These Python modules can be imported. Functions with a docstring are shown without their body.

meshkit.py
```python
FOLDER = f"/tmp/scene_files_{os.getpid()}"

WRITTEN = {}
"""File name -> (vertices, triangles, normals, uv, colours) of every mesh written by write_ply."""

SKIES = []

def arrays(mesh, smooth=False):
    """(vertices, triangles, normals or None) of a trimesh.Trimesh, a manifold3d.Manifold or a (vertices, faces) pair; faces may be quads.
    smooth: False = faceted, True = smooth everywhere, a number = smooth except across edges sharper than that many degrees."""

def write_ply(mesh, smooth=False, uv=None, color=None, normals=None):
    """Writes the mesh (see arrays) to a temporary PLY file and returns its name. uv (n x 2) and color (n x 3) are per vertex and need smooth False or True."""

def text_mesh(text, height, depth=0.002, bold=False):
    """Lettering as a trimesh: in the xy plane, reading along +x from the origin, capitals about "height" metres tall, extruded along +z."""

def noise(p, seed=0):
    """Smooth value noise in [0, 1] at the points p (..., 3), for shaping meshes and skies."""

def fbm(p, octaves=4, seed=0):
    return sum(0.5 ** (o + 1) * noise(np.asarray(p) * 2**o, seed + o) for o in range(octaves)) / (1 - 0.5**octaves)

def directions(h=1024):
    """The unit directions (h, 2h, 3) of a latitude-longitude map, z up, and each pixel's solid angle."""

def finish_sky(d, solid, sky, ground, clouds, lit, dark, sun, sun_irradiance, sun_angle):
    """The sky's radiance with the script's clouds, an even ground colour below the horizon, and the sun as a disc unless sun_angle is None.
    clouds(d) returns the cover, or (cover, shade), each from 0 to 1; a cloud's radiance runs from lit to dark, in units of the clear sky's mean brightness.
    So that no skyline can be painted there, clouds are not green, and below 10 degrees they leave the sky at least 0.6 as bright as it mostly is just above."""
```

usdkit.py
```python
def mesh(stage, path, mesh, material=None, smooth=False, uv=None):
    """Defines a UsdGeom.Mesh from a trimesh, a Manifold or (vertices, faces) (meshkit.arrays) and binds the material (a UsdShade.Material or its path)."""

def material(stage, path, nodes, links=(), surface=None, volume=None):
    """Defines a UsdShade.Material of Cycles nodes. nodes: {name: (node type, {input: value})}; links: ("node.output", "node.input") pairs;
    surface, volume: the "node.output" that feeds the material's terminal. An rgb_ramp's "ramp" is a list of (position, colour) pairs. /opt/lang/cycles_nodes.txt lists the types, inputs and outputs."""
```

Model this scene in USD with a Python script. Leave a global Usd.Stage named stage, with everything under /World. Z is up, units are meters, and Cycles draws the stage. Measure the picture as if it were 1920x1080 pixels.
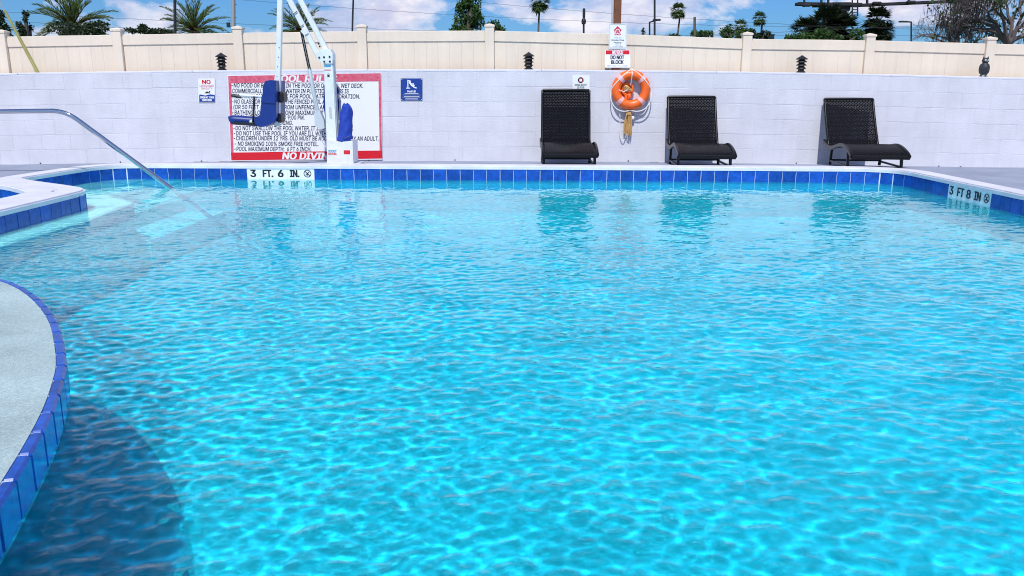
import math, random, sys
import numpy as np, trimesh
from shapely.geometry import Polygon, LineString, box as sbox
from shapely.ops import unary_union
from scipy import ndimage
import usdkit, meshkit
from pxr import Usd, UsdGeom, UsdLux, UsdShade, Gf, Sdf

stage = Usd.Stage.CreateInMemory()
UsdGeom.SetStageUpAxis(stage, 'Z')
UsdGeom.Xform.Define(stage, '/World')
R = random.Random(7)
NR = np.random.default_rng(11)

# ------------------------------------------------------------------ camera, sky, sun
F_PX, CAM_Z, ROLL, HORIZON = 1560.0, 0.87, -0.003, 168.0
PITCH = math.atan((540 - HORIZON) / F_PX)
EXPOSURE = -0.22
SUN_EL, SUN_X, SUN_Y = math.radians(56), -0.14, -1.0
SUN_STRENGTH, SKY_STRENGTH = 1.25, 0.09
cp, sp, cr, sr = math.cos(PITCH), math.sin(PITCH), math.cos(ROLL), math.sin(ROLL)
fwd = np.array([0, cp, -sp]); r0 = np.array([1.0, 0, 0]); u0 = np.array([0, sp, cp])
right, up = cr * r0 - sr * u0, sr * r0 + cr * u0
cam = UsdGeom.Camera.Define(stage, '/World/Camera')
cam.CreateHorizontalApertureAttr(36.0)
cam.CreateFocalLengthAttr(36.0 * F_PX / 1920)
cam.CreateExposureAttr(EXPOSURE)
M = np.eye(4); M[0, :3], M[1, :3], M[2, :3], M[3, :3] = right, up, -fwd, (0, 0, CAM_Z)
cam.AddTransformOp().Set(Gf.Matrix4d(*map(float, M.ravel())))

h_ = math.hypot(SUN_X, SUN_Y)
sx, sy, sz = SUN_X / h_ * math.cos(SUN_EL), SUN_Y / h_ * math.cos(SUN_EL), math.sin(SUN_EL)
SUN_ROT = math.atan2(sx, sy)
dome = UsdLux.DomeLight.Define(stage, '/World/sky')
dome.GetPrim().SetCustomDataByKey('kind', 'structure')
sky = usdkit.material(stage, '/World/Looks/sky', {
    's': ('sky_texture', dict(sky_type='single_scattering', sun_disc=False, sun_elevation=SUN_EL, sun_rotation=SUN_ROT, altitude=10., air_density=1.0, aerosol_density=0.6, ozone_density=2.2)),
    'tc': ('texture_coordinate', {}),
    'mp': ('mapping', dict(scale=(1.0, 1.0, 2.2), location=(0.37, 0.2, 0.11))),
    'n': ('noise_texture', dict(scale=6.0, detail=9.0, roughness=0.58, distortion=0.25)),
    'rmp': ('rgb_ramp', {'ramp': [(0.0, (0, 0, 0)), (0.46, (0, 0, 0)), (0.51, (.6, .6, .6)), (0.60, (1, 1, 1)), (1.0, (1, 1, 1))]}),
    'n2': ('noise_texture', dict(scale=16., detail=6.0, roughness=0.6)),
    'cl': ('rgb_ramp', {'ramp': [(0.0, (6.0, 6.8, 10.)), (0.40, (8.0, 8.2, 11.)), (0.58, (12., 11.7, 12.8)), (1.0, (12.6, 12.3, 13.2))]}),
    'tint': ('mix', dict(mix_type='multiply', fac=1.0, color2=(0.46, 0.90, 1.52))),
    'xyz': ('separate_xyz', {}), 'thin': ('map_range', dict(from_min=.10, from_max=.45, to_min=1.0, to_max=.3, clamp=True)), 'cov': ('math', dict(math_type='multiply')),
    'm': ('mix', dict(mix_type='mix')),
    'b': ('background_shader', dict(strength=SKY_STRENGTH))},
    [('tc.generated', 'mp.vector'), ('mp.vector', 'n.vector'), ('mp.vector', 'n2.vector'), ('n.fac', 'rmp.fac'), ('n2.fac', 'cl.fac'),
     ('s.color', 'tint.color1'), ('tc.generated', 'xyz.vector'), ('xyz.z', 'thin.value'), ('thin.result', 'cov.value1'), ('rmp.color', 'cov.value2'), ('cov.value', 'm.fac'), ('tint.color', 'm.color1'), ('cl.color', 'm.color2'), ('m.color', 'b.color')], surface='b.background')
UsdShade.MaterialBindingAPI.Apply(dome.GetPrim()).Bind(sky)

sun = UsdLux.DistantLight.Define(stage, '/World/sun')
sun.CreateIntensityAttr(SUN_STRENGTH); sun.CreateAngleAttr(0.5); sun.CreateNormalizeAttr(True)
sun.CreateColorAttr(Gf.Vec3f(1.0, 0.975, 0.95))
zax = np.array([sx, sy, sz]); xax = np.cross([0, 0, 1.0], zax); xax /= np.linalg.norm(xax); yax = np.cross(zax, xax)
S = np.eye(4); S[0, :3], S[1, :3], S[2, :3] = xax, yax, zax
sun.AddTransformOp().Set(Gf.Matrix4d(*map(float, S.ravel())))


def ray(px, py):                       # a pixel of the 1920 x 1080 photograph as a direction
    x, y = (px - 960) / F_PX, -(py - 540) / F_PX
    x, y = cr * x + sr * y, -sr * x + cr * y
    return np.array([x, cp + y * sp, -sp + y * cp])


def onz(px, py, z):
    d = ray(px, py); return d * ((z - CAM_Z) / d[2]) + [0, 0, CAM_Z]


def ony(px, py, Y):
    d = ray(px, py); return d * (Y / d[1]) + [0, 0, CAM_Z]


# ------------------------------------------------------------------ scene helpers
NAMES, LOC = {}, {}


def numbered(base):
    k = NAMES.get(base, -1) + 1; NAMES[base] = k
    return base if k == 0 else f'{base}_{k:03d}'


def tag(p, label=None, cat=None, group=None, kind=None):
    p = p.GetPrim()
    for k, v in (('label', label), ('category', cat), ('group', group), ('kind', kind)):
        if v: p.SetCustomDataByKey(k, v)
    return p


def thing(name, label=None, cat=None, loc=(0, 0, 0), rz=0.0, group=None, kind=None):
    path = numbered('/World/' + name)
    x = UsdGeom.Xform.Define(stage, path)
    x.AddTranslateOp().Set(Gf.Vec3d(*map(float, loc)))
    if rz: x.AddRotateZOp().Set(float(rz))
    LOC[path] = np.array(loc, float)
    tag(x, label, cat, group, kind)
    return path


def part(parent, name, mesh, mat, smooth=False, label=None, kind=None, uv=None):
    """mesh is in world coordinates (or in the thing's own when the thing stands at the origin)"""
    path = numbered(parent + '/' + name)
    v, f = to_vf(mesh)
    top = '/'.join(parent.split('/')[:3])
    m = usdkit.mesh(stage, path, (v - LOC.get(top, 0), f), mat, smooth=smooth)
    tag(m, label, None, None, kind)
    return path


def solo(name, mesh, mat, label=None, cat=None, group=None, kind=None, smooth=False):
    path = numbered('/World/' + name)
    m = usdkit.mesh(stage, path, to_vf(mesh), mat, smooth=smooth)
    tag(m, label, cat, group, kind)
    return path


def copy_of(src, name, label, cat, loc, rz=0.0, group=None, scale=None):
    path = numbered('/World/' + name)
    x = UsdGeom.Xform.Define(stage, path)
    x.GetPrim().GetReferences().AddInternalReference(src)
    x.GetPrim().SetInstanceable(True)
    x.ClearXformOpOrder()
    for a in list(x.GetPrim().GetAttributes()):
        pass
    x.AddTranslateOp().Set(Gf.Vec3d(*map(float, loc)))
    x.AddRotateZOp().Set(float(rz))
    if scale: x.AddScaleOp().Set(Gf.Vec3f(scale, scale, scale))
    tag(x, label, cat, group)
    return path


def to_vf(m):
    if isinstance(m, list):
        out, n = [], 0
        vs, fs = [], []
        for x in m:
            v, f = to_vf(x); vs.append(v); fs.append(f + n); n += len(v)
        return np.vstack(vs), np.vstack(fs)
    if hasattr(m, 'vertices'): return np.array(m.vertices), np.array(m.faces)
    v, f = np.asarray(m[0], float), np.asarray(m[1], int)
    if f.shape[1] == 4: f = np.vstack([f[:, [0, 1, 2]], f[:, [0, 2, 3]]])
    return v, f


def xf(m, T=(0, 0, 0), rz=0.0, rx=0.0, ry=0.0, s=1.0):
    v, f = to_vf(m); v = v * s
    for a, i, j in ((rx, 1, 2), (ry, 2, 0), (rz, 0, 1)):
        if a:
            c, q = math.cos(a), math.sin(a); w = v.copy()
            w[:, i] = c * v[:, i] - q * v[:, j]; w[:, j] = q * v[:, i] + c * v[:, j]; v = w
    return v + np.asarray(T, float), f


_CB = {}


def cbox(c, s, b=0.004):
    """box of size s about c with chamfered edges"""
    c, s = np.asarray(c, float), np.asarray(s, float) / 2
    b = min(b, *(0.45 * 2 * s))
    if 'f' not in _CB:
        pts = []
        for i in (-1, 1):
            for j in (-1, 1):
                for k in (-1, 1):
                    for a in range(3):
                        pts.append((i, j, k, a))
        P = np.array([[p[n] * (10 if p[3] == n else 9) for n in range(3)] for p in pts], float)
        h = trimesh.Trimesh(P, trimesh.convex.convex_hull(P).faces, process=False) if False else trimesh.convex.convex_hull(P)
        idx = [int(np.argmin(np.abs(P - v).sum(1))) for v in h.vertices]
        _CB['p'] = [pts[i] for i in idx]; _CB['f'] = np.array(h.faces)
    v = np.array([[p[n] * (s[n] - (0 if p[3] == n else b)) for n in range(3)] for p in _CB['p']])
    return v + c, _CB['f']


def bx(c, s):
    c, s = np.asarray(c, float), np.asarray(s, float) / 2
    v = np.array([[i, j, k] for i in (-1, 1) for j in (-1, 1) for k in (-1, 1)]) * s + c
    f = np.array([[0, 1, 3, 2], [4, 6, 7, 5], [0, 4, 5, 1], [2, 3, 7, 6], [0, 2, 6, 4], [1, 5, 7, 3]])
    return to_vf((v, f))


def frames(p):
    p = np.asarray(p, float)
    t = np.gradient(p, axis=0); t /= np.linalg.norm(t, axis=1, keepdims=True) + 1e-12
    a = np.cross(t[0], [0, 0, 1.0] if abs(t[0][2]) < .9 else [1.0, 0, 0]); a /= np.linalg.norm(a)
    A = []
    for k in range(len(p)):
        a = a - t[k] * (a @ t[k]); a /= np.linalg.norm(a); A.append(a)
    A = np.array(A); return t, A, np.cross(t, A)


def sweep(p, sec, closed=False, cap=True, scale=None):
    """sweeps the 2-D section sec (n x 2) along the polyline p"""
    p = np.asarray(p, float); sec = np.asarray(sec, float)
    t, A, B = frames(p)
    sc = np.ones(len(p)) if scale is None else np.broadcast_to(scale, (len(p),))
    v = (p[:, None] + sc[:, None, None] * (sec[None, :, :1] * A[:, None] + sec[None, :, 1:] * B[:, None])).reshape(-1, 3)
    n, m = len(p), len(sec)
    i, j = np.meshgrid(np.arange(n if closed else n - 1), np.arange(m), indexing='ij')
    i2, j2 = (i + 1) % n, (j + 1) % m
    q = np.stack([i * m + j, i2 * m + j, i2 * m + j2, i * m + j2], -1).reshape(-1, 4)
    f = [q[:, [0, 1, 2]], q[:, [0, 2, 3]]]
    if cap and not closed:
        k = np.arange(1, m - 1)
        f.append(np.stack([0 * k, k, k + 1], 1)[:, ::1]); e = (n - 1) * m
        f.append(np.stack([e + 0 * k, e + k + 1, e + k], 1))
    return v, np.vstack(f)


def circ(r, n=8): a = np.arange(n) * 2 * np.pi / n; return np.stack([r * np.cos(a), r * np.sin(a)], 1)
def rect(a, b, c=0.0):
    a, b = a / 2, b / 2
    if not c: return np.array([[a, b], [-a, b], [-a, -b], [a, -b]])
    return np.array([[a, b - c], [a - c, b], [c - a, b], [-a, b - c], [-a, c - b], [c - a, -b], [a - c, -b], [a, c - b]])
def tube(p, r, n=8, closed=False): return sweep(p, circ(1.0, n), closed, scale=r)


def bar(a, b, w, h, c=0.0):
    """straight bar from a to b; w across (horizontal when it can be), h the other way"""
    return sweep([a, np.add(a, b) / 2, b], rect(w, h, c))


def lathe(prof, n=16, at=(0, 0, 0)):
    prof = np.asarray(prof, float); a = np.arange(n) * 2 * np.pi / n
    v = np.stack([prof[:, None, 0] * np.cos(a), prof[:, None, 0] * np.sin(a), np.repeat(prof[:, 1:], n, 1)], -1).reshape(-1, 3) + at
    i, j = np.meshgrid(np.arange(len(prof) - 1), np.arange(n), indexing='ij'); j2 = (j + 1) % n
    q = np.stack([i * n + j, i * n + j2, (i + 1) * n + j2, (i + 1) * n + j], -1).reshape(-1, 4)
    return to_vf((v, q))


def prism(poly, z0, z1):
    out = []
    for g in getattr(poly, 'geoms', [poly]):
        if g.area < 1e-7: continue
        m = trimesh.creation.extrude_polygon(g, z1 - z0, engine='earcut'); m.apply_translation((0, 0, z0)); out.append(m)
    return to_vf(out)


def upright(m, x, y, z):
    """from the xy plane to a vertical plane that faces the camera side (-y), at x, y, z"""
    v, f = to_vf(m); return np.stack([v[:, 0] + x, y - v[:, 2], v[:, 1] + z], 1), f


def text_at(s, x0, x1, zb, zt, y, depth=0.003, bold=True, shear=0.0, heavy=True):
    """lettering between x0 and x1, baseline zb, cap top zt, standing 'depth' proud of the plane y"""
    v, f = to_vf(meshkit.text_mesh(s, 1.0, 1.0, bold))
    v = v.copy(); v[:, 0] -= v[:, 0].min(); v[:, 0] += shear * v[:, 1]
    v[:, 0] -= v[:, 0].min(); v[:, 0] *= (x1 - x0) / v[:, 0].max()
    v[:, 1] *= zt - zb; v[:, 2] *= depth
    if not (bold and heavy): return upright((v, f), x0, y, zb)
    g = (zt - zb) * .045                     # a heavier stroke: copies a hair apart, each a little prouder
    return to_vf([upright((v + [o, 0, 0], f), x0, y - 2e-4 * k, zb) for k, o in enumerate((-g, 0, g))])


def rrect(x0, z0, x1, z1, r):
    return sbox(x0 + r, z0 + r, x1 - r, z1 - r).buffer(r, 4)


def panel(poly, y, d):                       # polygon in (x, z), front face at y - d
    return upright(prism(poly, 0, d), 0, y, 0)


# ------------------------------------------------------------------ materials
def mat(name, col, rough=0.5, metal=0.0, var=0.0, vscale=6.0, bump=0.0, bscale=60.0, spec=0.5, col2=None, coat=0.0, objvar=0.0, detail=4.0, mottle=None, streak=None):
    n = {'p': ('principled_bsdf', dict(base_color=col, roughness=rough, metallic=metal, specular_ior_level=spec, coat_weight=coat))}
    l = []
    src = None
    if var or col2 is not None:
        c2 = col2 if col2 is not None else tuple(max(0, x * (1 - var)) for x in col)
        n['g'] = ('geometry', {}); n['n'] = ('noise_texture', dict(scale=vscale, detail=detail, roughness=0.6))
        n['r'] = ('rgb_ramp', {'ramp': [(0.0, c2), (0.35, c2), (0.65, col), (1.0, col)]})
        l += [('g.position', 'n.vector'), ('n.fac', 'r.fac')]; src = 'r.color'
    if objvar:
        n['o'] = ('object_info', {}); n['mr'] = ('map_range', dict(from_min=0., from_max=1., to_min=1 - objvar, to_max=1 + objvar))
        n['cc'] = ('combine_color', {}); n['mm'] = ('mix', dict(mix_type='multiply', fac=1.0, color1=col))
        l += [('o.random', 'mr.value'), ('mr.result', 'cc.r'), ('mr.result', 'cc.g'), ('mr.result', 'cc.b'), ('cc.color', 'mm.color2')]
        if src: l.append((src, 'mm.color1'))
        src = 'mm.color'
    for key, arg in (('q', mottle), ('w', streak)):          # large soft blotches; runs down a wall
        if not arg: continue
        n[key + 'g'] = ('geometry', {}); n[key + 'm'] = ('mapping', dict(scale=(1, 1, 1) if key == 'q' else (1, 1, .07)))
        n[key + 'n'] = ('noise_texture', dict(scale=arg[0], detail=6.0, roughness=.62)); lo = arg[1]
        n[key + 'r'] = ('rgb_ramp', {'ramp': [(0, (lo, lo, lo)), (.36, (lo, lo, lo)), (.62, (1, 1, 1)), (1, (1, 1, 1))]})
        n[key + 'x'] = ('mix', dict(mix_type='multiply', fac=1.0, color1=col))
        l += [(key + 'g.position', key + 'm.vector'), (key + 'm.vector', key + 'n.vector'), (key + 'n.fac', key + 'r.fac'), (key + 'r.color', key + 'x.color2')]
        if src: l.append((src, key + 'x.color1'))
        src = key + 'x.color'
    if src: l.append((src, 'p.base_color'))
    if bump:
        n['g2'] = ('geometry', {}); n['bn'] = ('noise_texture', dict(scale=bscale, detail=3.0)); n['bp'] = ('bump', dict(strength=bump, distance=0.01))
        l += [('g2.position', 'bn.vector'), ('bn.fac', 'bp.height'), ('bp.normal', 'p.normal')]
    return usdkit.material(stage, '/World/Looks/' + name, n, l, surface='p.BSDF')


def leafmat(name, col, col2, tr=0.25):
    return usdkit.material(stage, '/World/Looks/' + name, {
        'i': ('geometry', {}), 'r': ('rgb_ramp', {'ramp': [(0, col2), (1, col)]}),
        'd': ('principled_bsdf', dict(roughness=0.55, specular_ior_level=0.3)), 't': ('translucent_bsdf', {}), 'm': ('mix_closure', dict(fac=tr))},
        [('i.random_per_island', 'r.fac'), ('r.color', 'd.base_color'), ('r.color', 't.color'), ('d.BSDF', 'm.closure1'), ('t.BSDF', 'm.closure2')], surface='m.closure')


WHITE_PAINT = mat('white_paint', (.78, .79, .80), .35, bump=.03, mottle=(7., .90), streak=(30., .94))
BLOCK = mat('painted_block', (.68, .675, .72), .62, var=.09, vscale=2.4, bump=.4, bscale=55., objvar=.015, mottle=(1.6, .94), streak=(9., .955))
MORTAR = mat('painted_mortar', (.60, .60, .66), .8, var=.2, vscale=9.)
WALL_CAP = mat('wall_cap_paint', (.72, .72, .80), .6, var=.08, bump=.2)
FENCE = mat('fence_vinyl', (.82, .70, .56), .42, var=.05, vscale=1.2, objvar=.014, mottle=(1.1, .93), streak=(14., .95))
DECK = mat('deck_concrete', (.30, .33, .42), .75, var=.25, vscale=2.2, bump=.25, bscale=70., detail=8.)
COPING = mat('coping_paint', (.72, .71, .76), .5, var=.08, vscale=5., bump=.12, mottle=(3.2, .88))
TILE = mat('blue_tile', (.009, .090, .47), .22, var=.35, vscale=16., spec=.35, objvar=.2, mottle=(38., .80))
GROUT = mat('tile_grout', (.62, .66, .72), .8)
TILE_WHITE = mat('white_tile', (.80, .81, .82), .2)
INK = mat('black_ink', (.012, .012, .016), .5)
PLASTER = mat('pool_plaster', (.06, .46, .50), .7, var=.12, vscale=1.6, bump=.1)
LEDGE = mat('ledge_plaster', (.62, .74, .70), .7, var=.12, vscale=3.)
ISLAND = mat('exposed_aggregate', (.46, .58, .57), .8, col2=(.34, .45, .46), vscale=95., bump=.5, bscale=160., detail=3., mottle=(2.6, .78))
STEEL = mat('polished_steel', (.66, .66, .67), .05, metal=1.0)
BLUE_PLASTIC = mat('blue_plastic', (.004, .028, .19), .38, spec=.5)
BLUE_CLOTH = mat('blue_cloth', (.010, .045, .36), .6, bump=.5, bscale=45.)
BLACK = mat('black_plastic', (.012, .012, .013), .45)
GREY_PLASTIC = mat('grey_plastic', (.50, .54, .56), .45)
SIGN_WHITE = mat('sign_white', (.80, .81, .83), .35)
SIGN_RED = mat('sign_red', (.62, .008, .018), .4)
SIGN_RED_FADED = mat('sign_red_faded', (.60, .055, .11), .5, col2=(.66, .16, .22), vscale=22., detail=8.)
SIGN_BLUE = mat('sign_blue', (.010, .045, .27), .35)
SIGN_GREY = mat('sign_grey_ink', (.20, .24, .24), .5)
LOGO_BLUE = mat('logo_blue', (.06, .30, .52), .5)
WICKER = mat('black_wicker', (.005, .0045, .005), .33, spec=.28)
WICKER_FRAME = mat('dark_frame', (.010, .010, .011), .4)
ORANGE = mat('buoy_orange', (.95, .15, .015), .4, var=.14, vscale=9.)
BUOY_WHITE = mat('buoy_band', (.82, .42, .42), .45)
ROPE_WHITE = mat('white_rope', (.78, .74, .72), .8)
ROPE_YELLOW = mat('yellow_rope', (.68, .40, .15), .8, var=.35, vscale=40.)
WOOD_BROWN = mat('brown_post', (.20, .065, .022), .6, var=.25, vscale=8.)
PIPE_GREY = mat('conduit', (.50, .48, .50), .5)
POLE_GREY = mat('pole_concrete', (.34, .35, .36), .8)
POLE_DARK = mat('pole_dark', (.020, .020, .024), .5)
POLE_WOOD = mat('pole_wood', (.13, .11, .09), .85)
GUARD_YELLOW = mat('guy_guard', (.36, .34, .10), .55, var=.2, vscale=5.)
OWL_DARK = mat('owl_feather', (.030, .042, .050), .6, col2=(.010, .014, .018), vscale=60.)
OWL_PALE = mat('owl_pale', (.45, .47, .46), .6)
BILLBOARD = mat('billboard_steel', (.014, .014, .018), .7)
GRASS = mat('rough_grass', (.07, .10, .03), .9, var=.4, vscale=.5)
BARK = mat('bark', (.13, .10, .075), .9, var=.3, vscale=5.)
BARK_GREY = mat('bark_grey', (.155, .125, .125), .9, var=.35, vscale=6.)
PALM_GREEN = leafmat('palm_frond', (.33, .40, .10), (.13, .19, .05), .45)
PALM_OLD = leafmat('palm_old_frond', (.18, .085, .02), (.07, .045, .012))
FAN_GREEN = leafmat('fan_leaf', (.19, .28, .06), (.07, .12, .03))
FAN_DARK = leafmat('fan_leaf_dark', (.05, .075, .02), (.014, .024, .008), .15)
LEAF_MID = leafmat('leaf_mid', (.15, .31, .05), (.05, .11, .025))
LEAF_DARK = leafmat('leaf_dark', (.08, .14, .03), (.022, .042, .014), .2)
MOSS = leafmat('hanging_moss', (.15, .13, .115), (.07, .06, .06), .15)

# ------------------------------------------------------------------ the ground plan
WATER_Z, TILE_TOP, COPE_Z = -0.168, -0.03, 0.0
WALL_Y = 11.80
XR, YF = 4.42, 9.86


def smooth_line(pts, it=3):
    p = np.asarray(pts, float)
    for _ in range(it):
        q = np.empty((2 * len(p) - 2, 2)); q[0::2] = .75 * p[:-1] + .25 * p[1:]; q[1::2] = .25 * p[:-1] + .75 * p[1:]
        p = np.vstack([p[:1], q, p[-1:]])
    return p


# path A: pool edge from the spa wall round its tip, the step cove, the far edge, the right side
tipA = smooth_line([(-3.76, 5.0), (-3.76, 6.0), (-3.76, 7.05), (-3.78, 7.40), (-4.00, 7.62), (-4.5, 7.98), (-4.78, 8.20), (-4.93, 8.36), (-4.91, 8.62), (-4.86, 9.2), (-4.80, 9.62), (-4.62, 9.86), (-4.30, 9.90), (-4.0, 9.90)])
mk0, mk1 = onz(454, 316, TILE_TOP)[0], onz(583, 316, TILE_TOP)[0]
yF0 = 9.885
A0 = np.vstack([tipA, [(mk0, yF0)]])
rm0, rm1 = 8.43, 7.652
A2 = np.vstack([[(mk1, yF0)], smooth_line([(-2.0, 9.88), (1.5, 9.82), (3.7, 9.74), (4.05, 9.72), (4.30, 9.60), (4.42, 9.36), (4.42, 9.05), (4.42, rm0)])])
A3 = np.array([(4.42, rm1), (4.42, 4.0), (4.42, 0.62)])
ISL = smooth_line([(-6.8, 4.9), (-4.6, 4.62), (-3.2, 4.33), (-2.49, 3.95), (-2.27, 3.76), (-2.05, 3.51), (-1.82, 3.20), (-1.64, 2.90), (-1.51, 2.67), (-1.44, 2.52), (-1.33, 2.26), (-1.24, 2.0), (-1.19, 1.84), (-1.14, 1.68), (-1.09, 1.45), (-1.05, 1.1), (-1.0, .62)], 2) * 1.028
SPA = smooth_line([(-4.16, 5.0), (-4.16, 6.6), (-4.16, 7.0), (-4.2, 7.22), (-4.36, 7.40), (-4.7, 7.72), (-5.1, 7.95), (-5.8, 8.1), (-6.6, 7.8), (-7.0, 7.2), (-7.0, 6.2), (-7.0, 5.0), (-6.6, 4.95), (-4.6, 4.95), (-4.2, 4.98), (-4.16, 5.0)], 2)
SPA_P = Polygon(SPA).buffer(0)
A_ALL = np.vstack([A0, A2, A3])
POOL_P = Polygon(np.vstack([A_ALL, ISL[::-1], [(-6.8, 4.93), (-3.76, 4.93)]])).buffer(0)
COPING_P = unary_union([POOL_P.buffer(.21), SPA_P.buffer(.21)]).difference(unary_union([POOL_P, SPA_P]))
ISLAND_P = Polygon(np.vstack([ISL, [(-1.0, .4), (-8.5, .4), (-8.5, 4.7)]])).buffer(0)
COPING_P = COPING_P.difference(ISLAND_P.buffer(.02)).intersection(sbox(-9, 5.0, 9, 12)).union(COPING_P.difference(ISLAND_P.buffer(.02)).intersection(sbox(2, .2, 9, 5.0)))
WET_P = unary_union([POOL_P, SPA_P])


def sag(x): return -0.085 * ((np.asarray(x, float) + .4) / 7.2) ** 2         # the old wall has settled at both ends


def deck_z(x, y):
    t = np.clip((np.asarray(y) - 10.15) / (WALL_Y - 10.15), 0, 1)
    return np.where(np.asarray(y) > 10.15, -0.035 + t * (-0.078 + sag(x)), -0.035)


# deck: triangulated around the pool, with extra points so that it can slope to the wall
import shapely
deck_poly = sbox(-14, -7, 14, WALL_Y + .1).difference(WET_P.buffer(.06)).difference(ISLAND_P.buffer(-.05))


def tri_poly(poly, zf):
    vs, fs, n = [], [], 0
    for g in getattr(poly, 'geoms', [poly]):
        if g.area < 1e-6: continue
        v, f = trimesh.creation.triangulate_polygon(g, engine='earcut')
        vs.append(np.column_stack([v, zf(v[:, 0], v[:, 1])])); fs.append(np.asarray(f) + n); n += len(v)
    return np.vstack(vs), np.vstack(fs)


dv, df = [], []; nn = 0
for a in np.arange(-14, 14, 1.0):                                  # strips, so that the slope follows the settled wall
    for (b0, b1) in ((-7, 10.15), (10.15, WALL_Y + .1)):
        q = deck_poly.intersection(sbox(a, b0, a + 1.0, b1))
        if q.is_empty: continue
        v, f = tri_poly(q, deck_z); dv.append(v); df.append(f + nn); nn += len(v)
dv, df = np.vstack(dv), np.vstack(df)
nz = np.cross(dv[df[:, 1]] - dv[df[:, 0]], dv[df[:, 2]] - dv[df[:, 0]])[:, 2]; df[nz < 0] = df[nz < 0][:, ::-1]
solo('pool_deck', (dv, df), DECK, kind='structure')
gv, gf = tri_poly(sbox(-600, -300, 600, 1500).difference(sbox(-13.5, -6.5, 13.5, 11.95)), lambda x, y: 0 * x - .35)
solo('ground', (gv, gf[:, ::-1] if np.cross(gv[gf[0, 1]] - gv[gf[0, 0]], gv[gf[0, 2]] - gv[gf[0, 0]])[2] < 0 else gf), GRASS, kind='structure')

# coping: the flat painted rim, its inner nose a little proud of the tiles
cop = thing('pool_coping', kind='structure')
inner = COPING_P.difference(WET_P.buffer(.008))
part(cop, 'rim', prism(COPING_P.buffer(-.006).buffer(0), -0.012, 0.0), COPING)
part(cop, 'nose', prism(unary_union([COPING_P.union(WET_P.buffer(.0)).buffer(0).intersection(WET_P.buffer(.30)).difference(WET_P.buffer(-.012))]).difference(ISLAND_P.buffer(.06)).intersection(sbox(-9, 5.0, 9, 12).union(sbox(2, .2, 9, 5.0))), -0.045, -0.012), COPING)

# pool shell
basin = thing('pool_basin', kind='structure')


def strip(line, z0, z1, off=0.0, thick=.2):
    """a wall along a line, standing on the line's left-hand side when off is positive"""
    p = np.asarray(line, float); g = LineString(p)
    w = g.buffer(thick, cap_style='flat', join_style='mitre', single_sided=True)
    return prism(w, z0, z1)


def outside(line):  # the side of the line that lies away from the water
    p = np.asarray(line, float); k = len(p) // 2; d = p[k + 1] - p[k]; m = (p[k] + p[k + 1]) / 2
    nrm = np.array([-d[1], d[0]]) / np.linalg.norm(d)
    return 1 if not POOL_P.contains(shapely.Point(m + .05 * nrm)) and not SPA_P.contains(shapely.Point(m + .05 * nrm)) else -1


def wall_along(line, z0, z1, thick):
    g = LineString(line).buffer(outside(line) * thick, cap_style='flat', join_style='mitre', single_sided=True)
    return prism(g, z0, z1)


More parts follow.
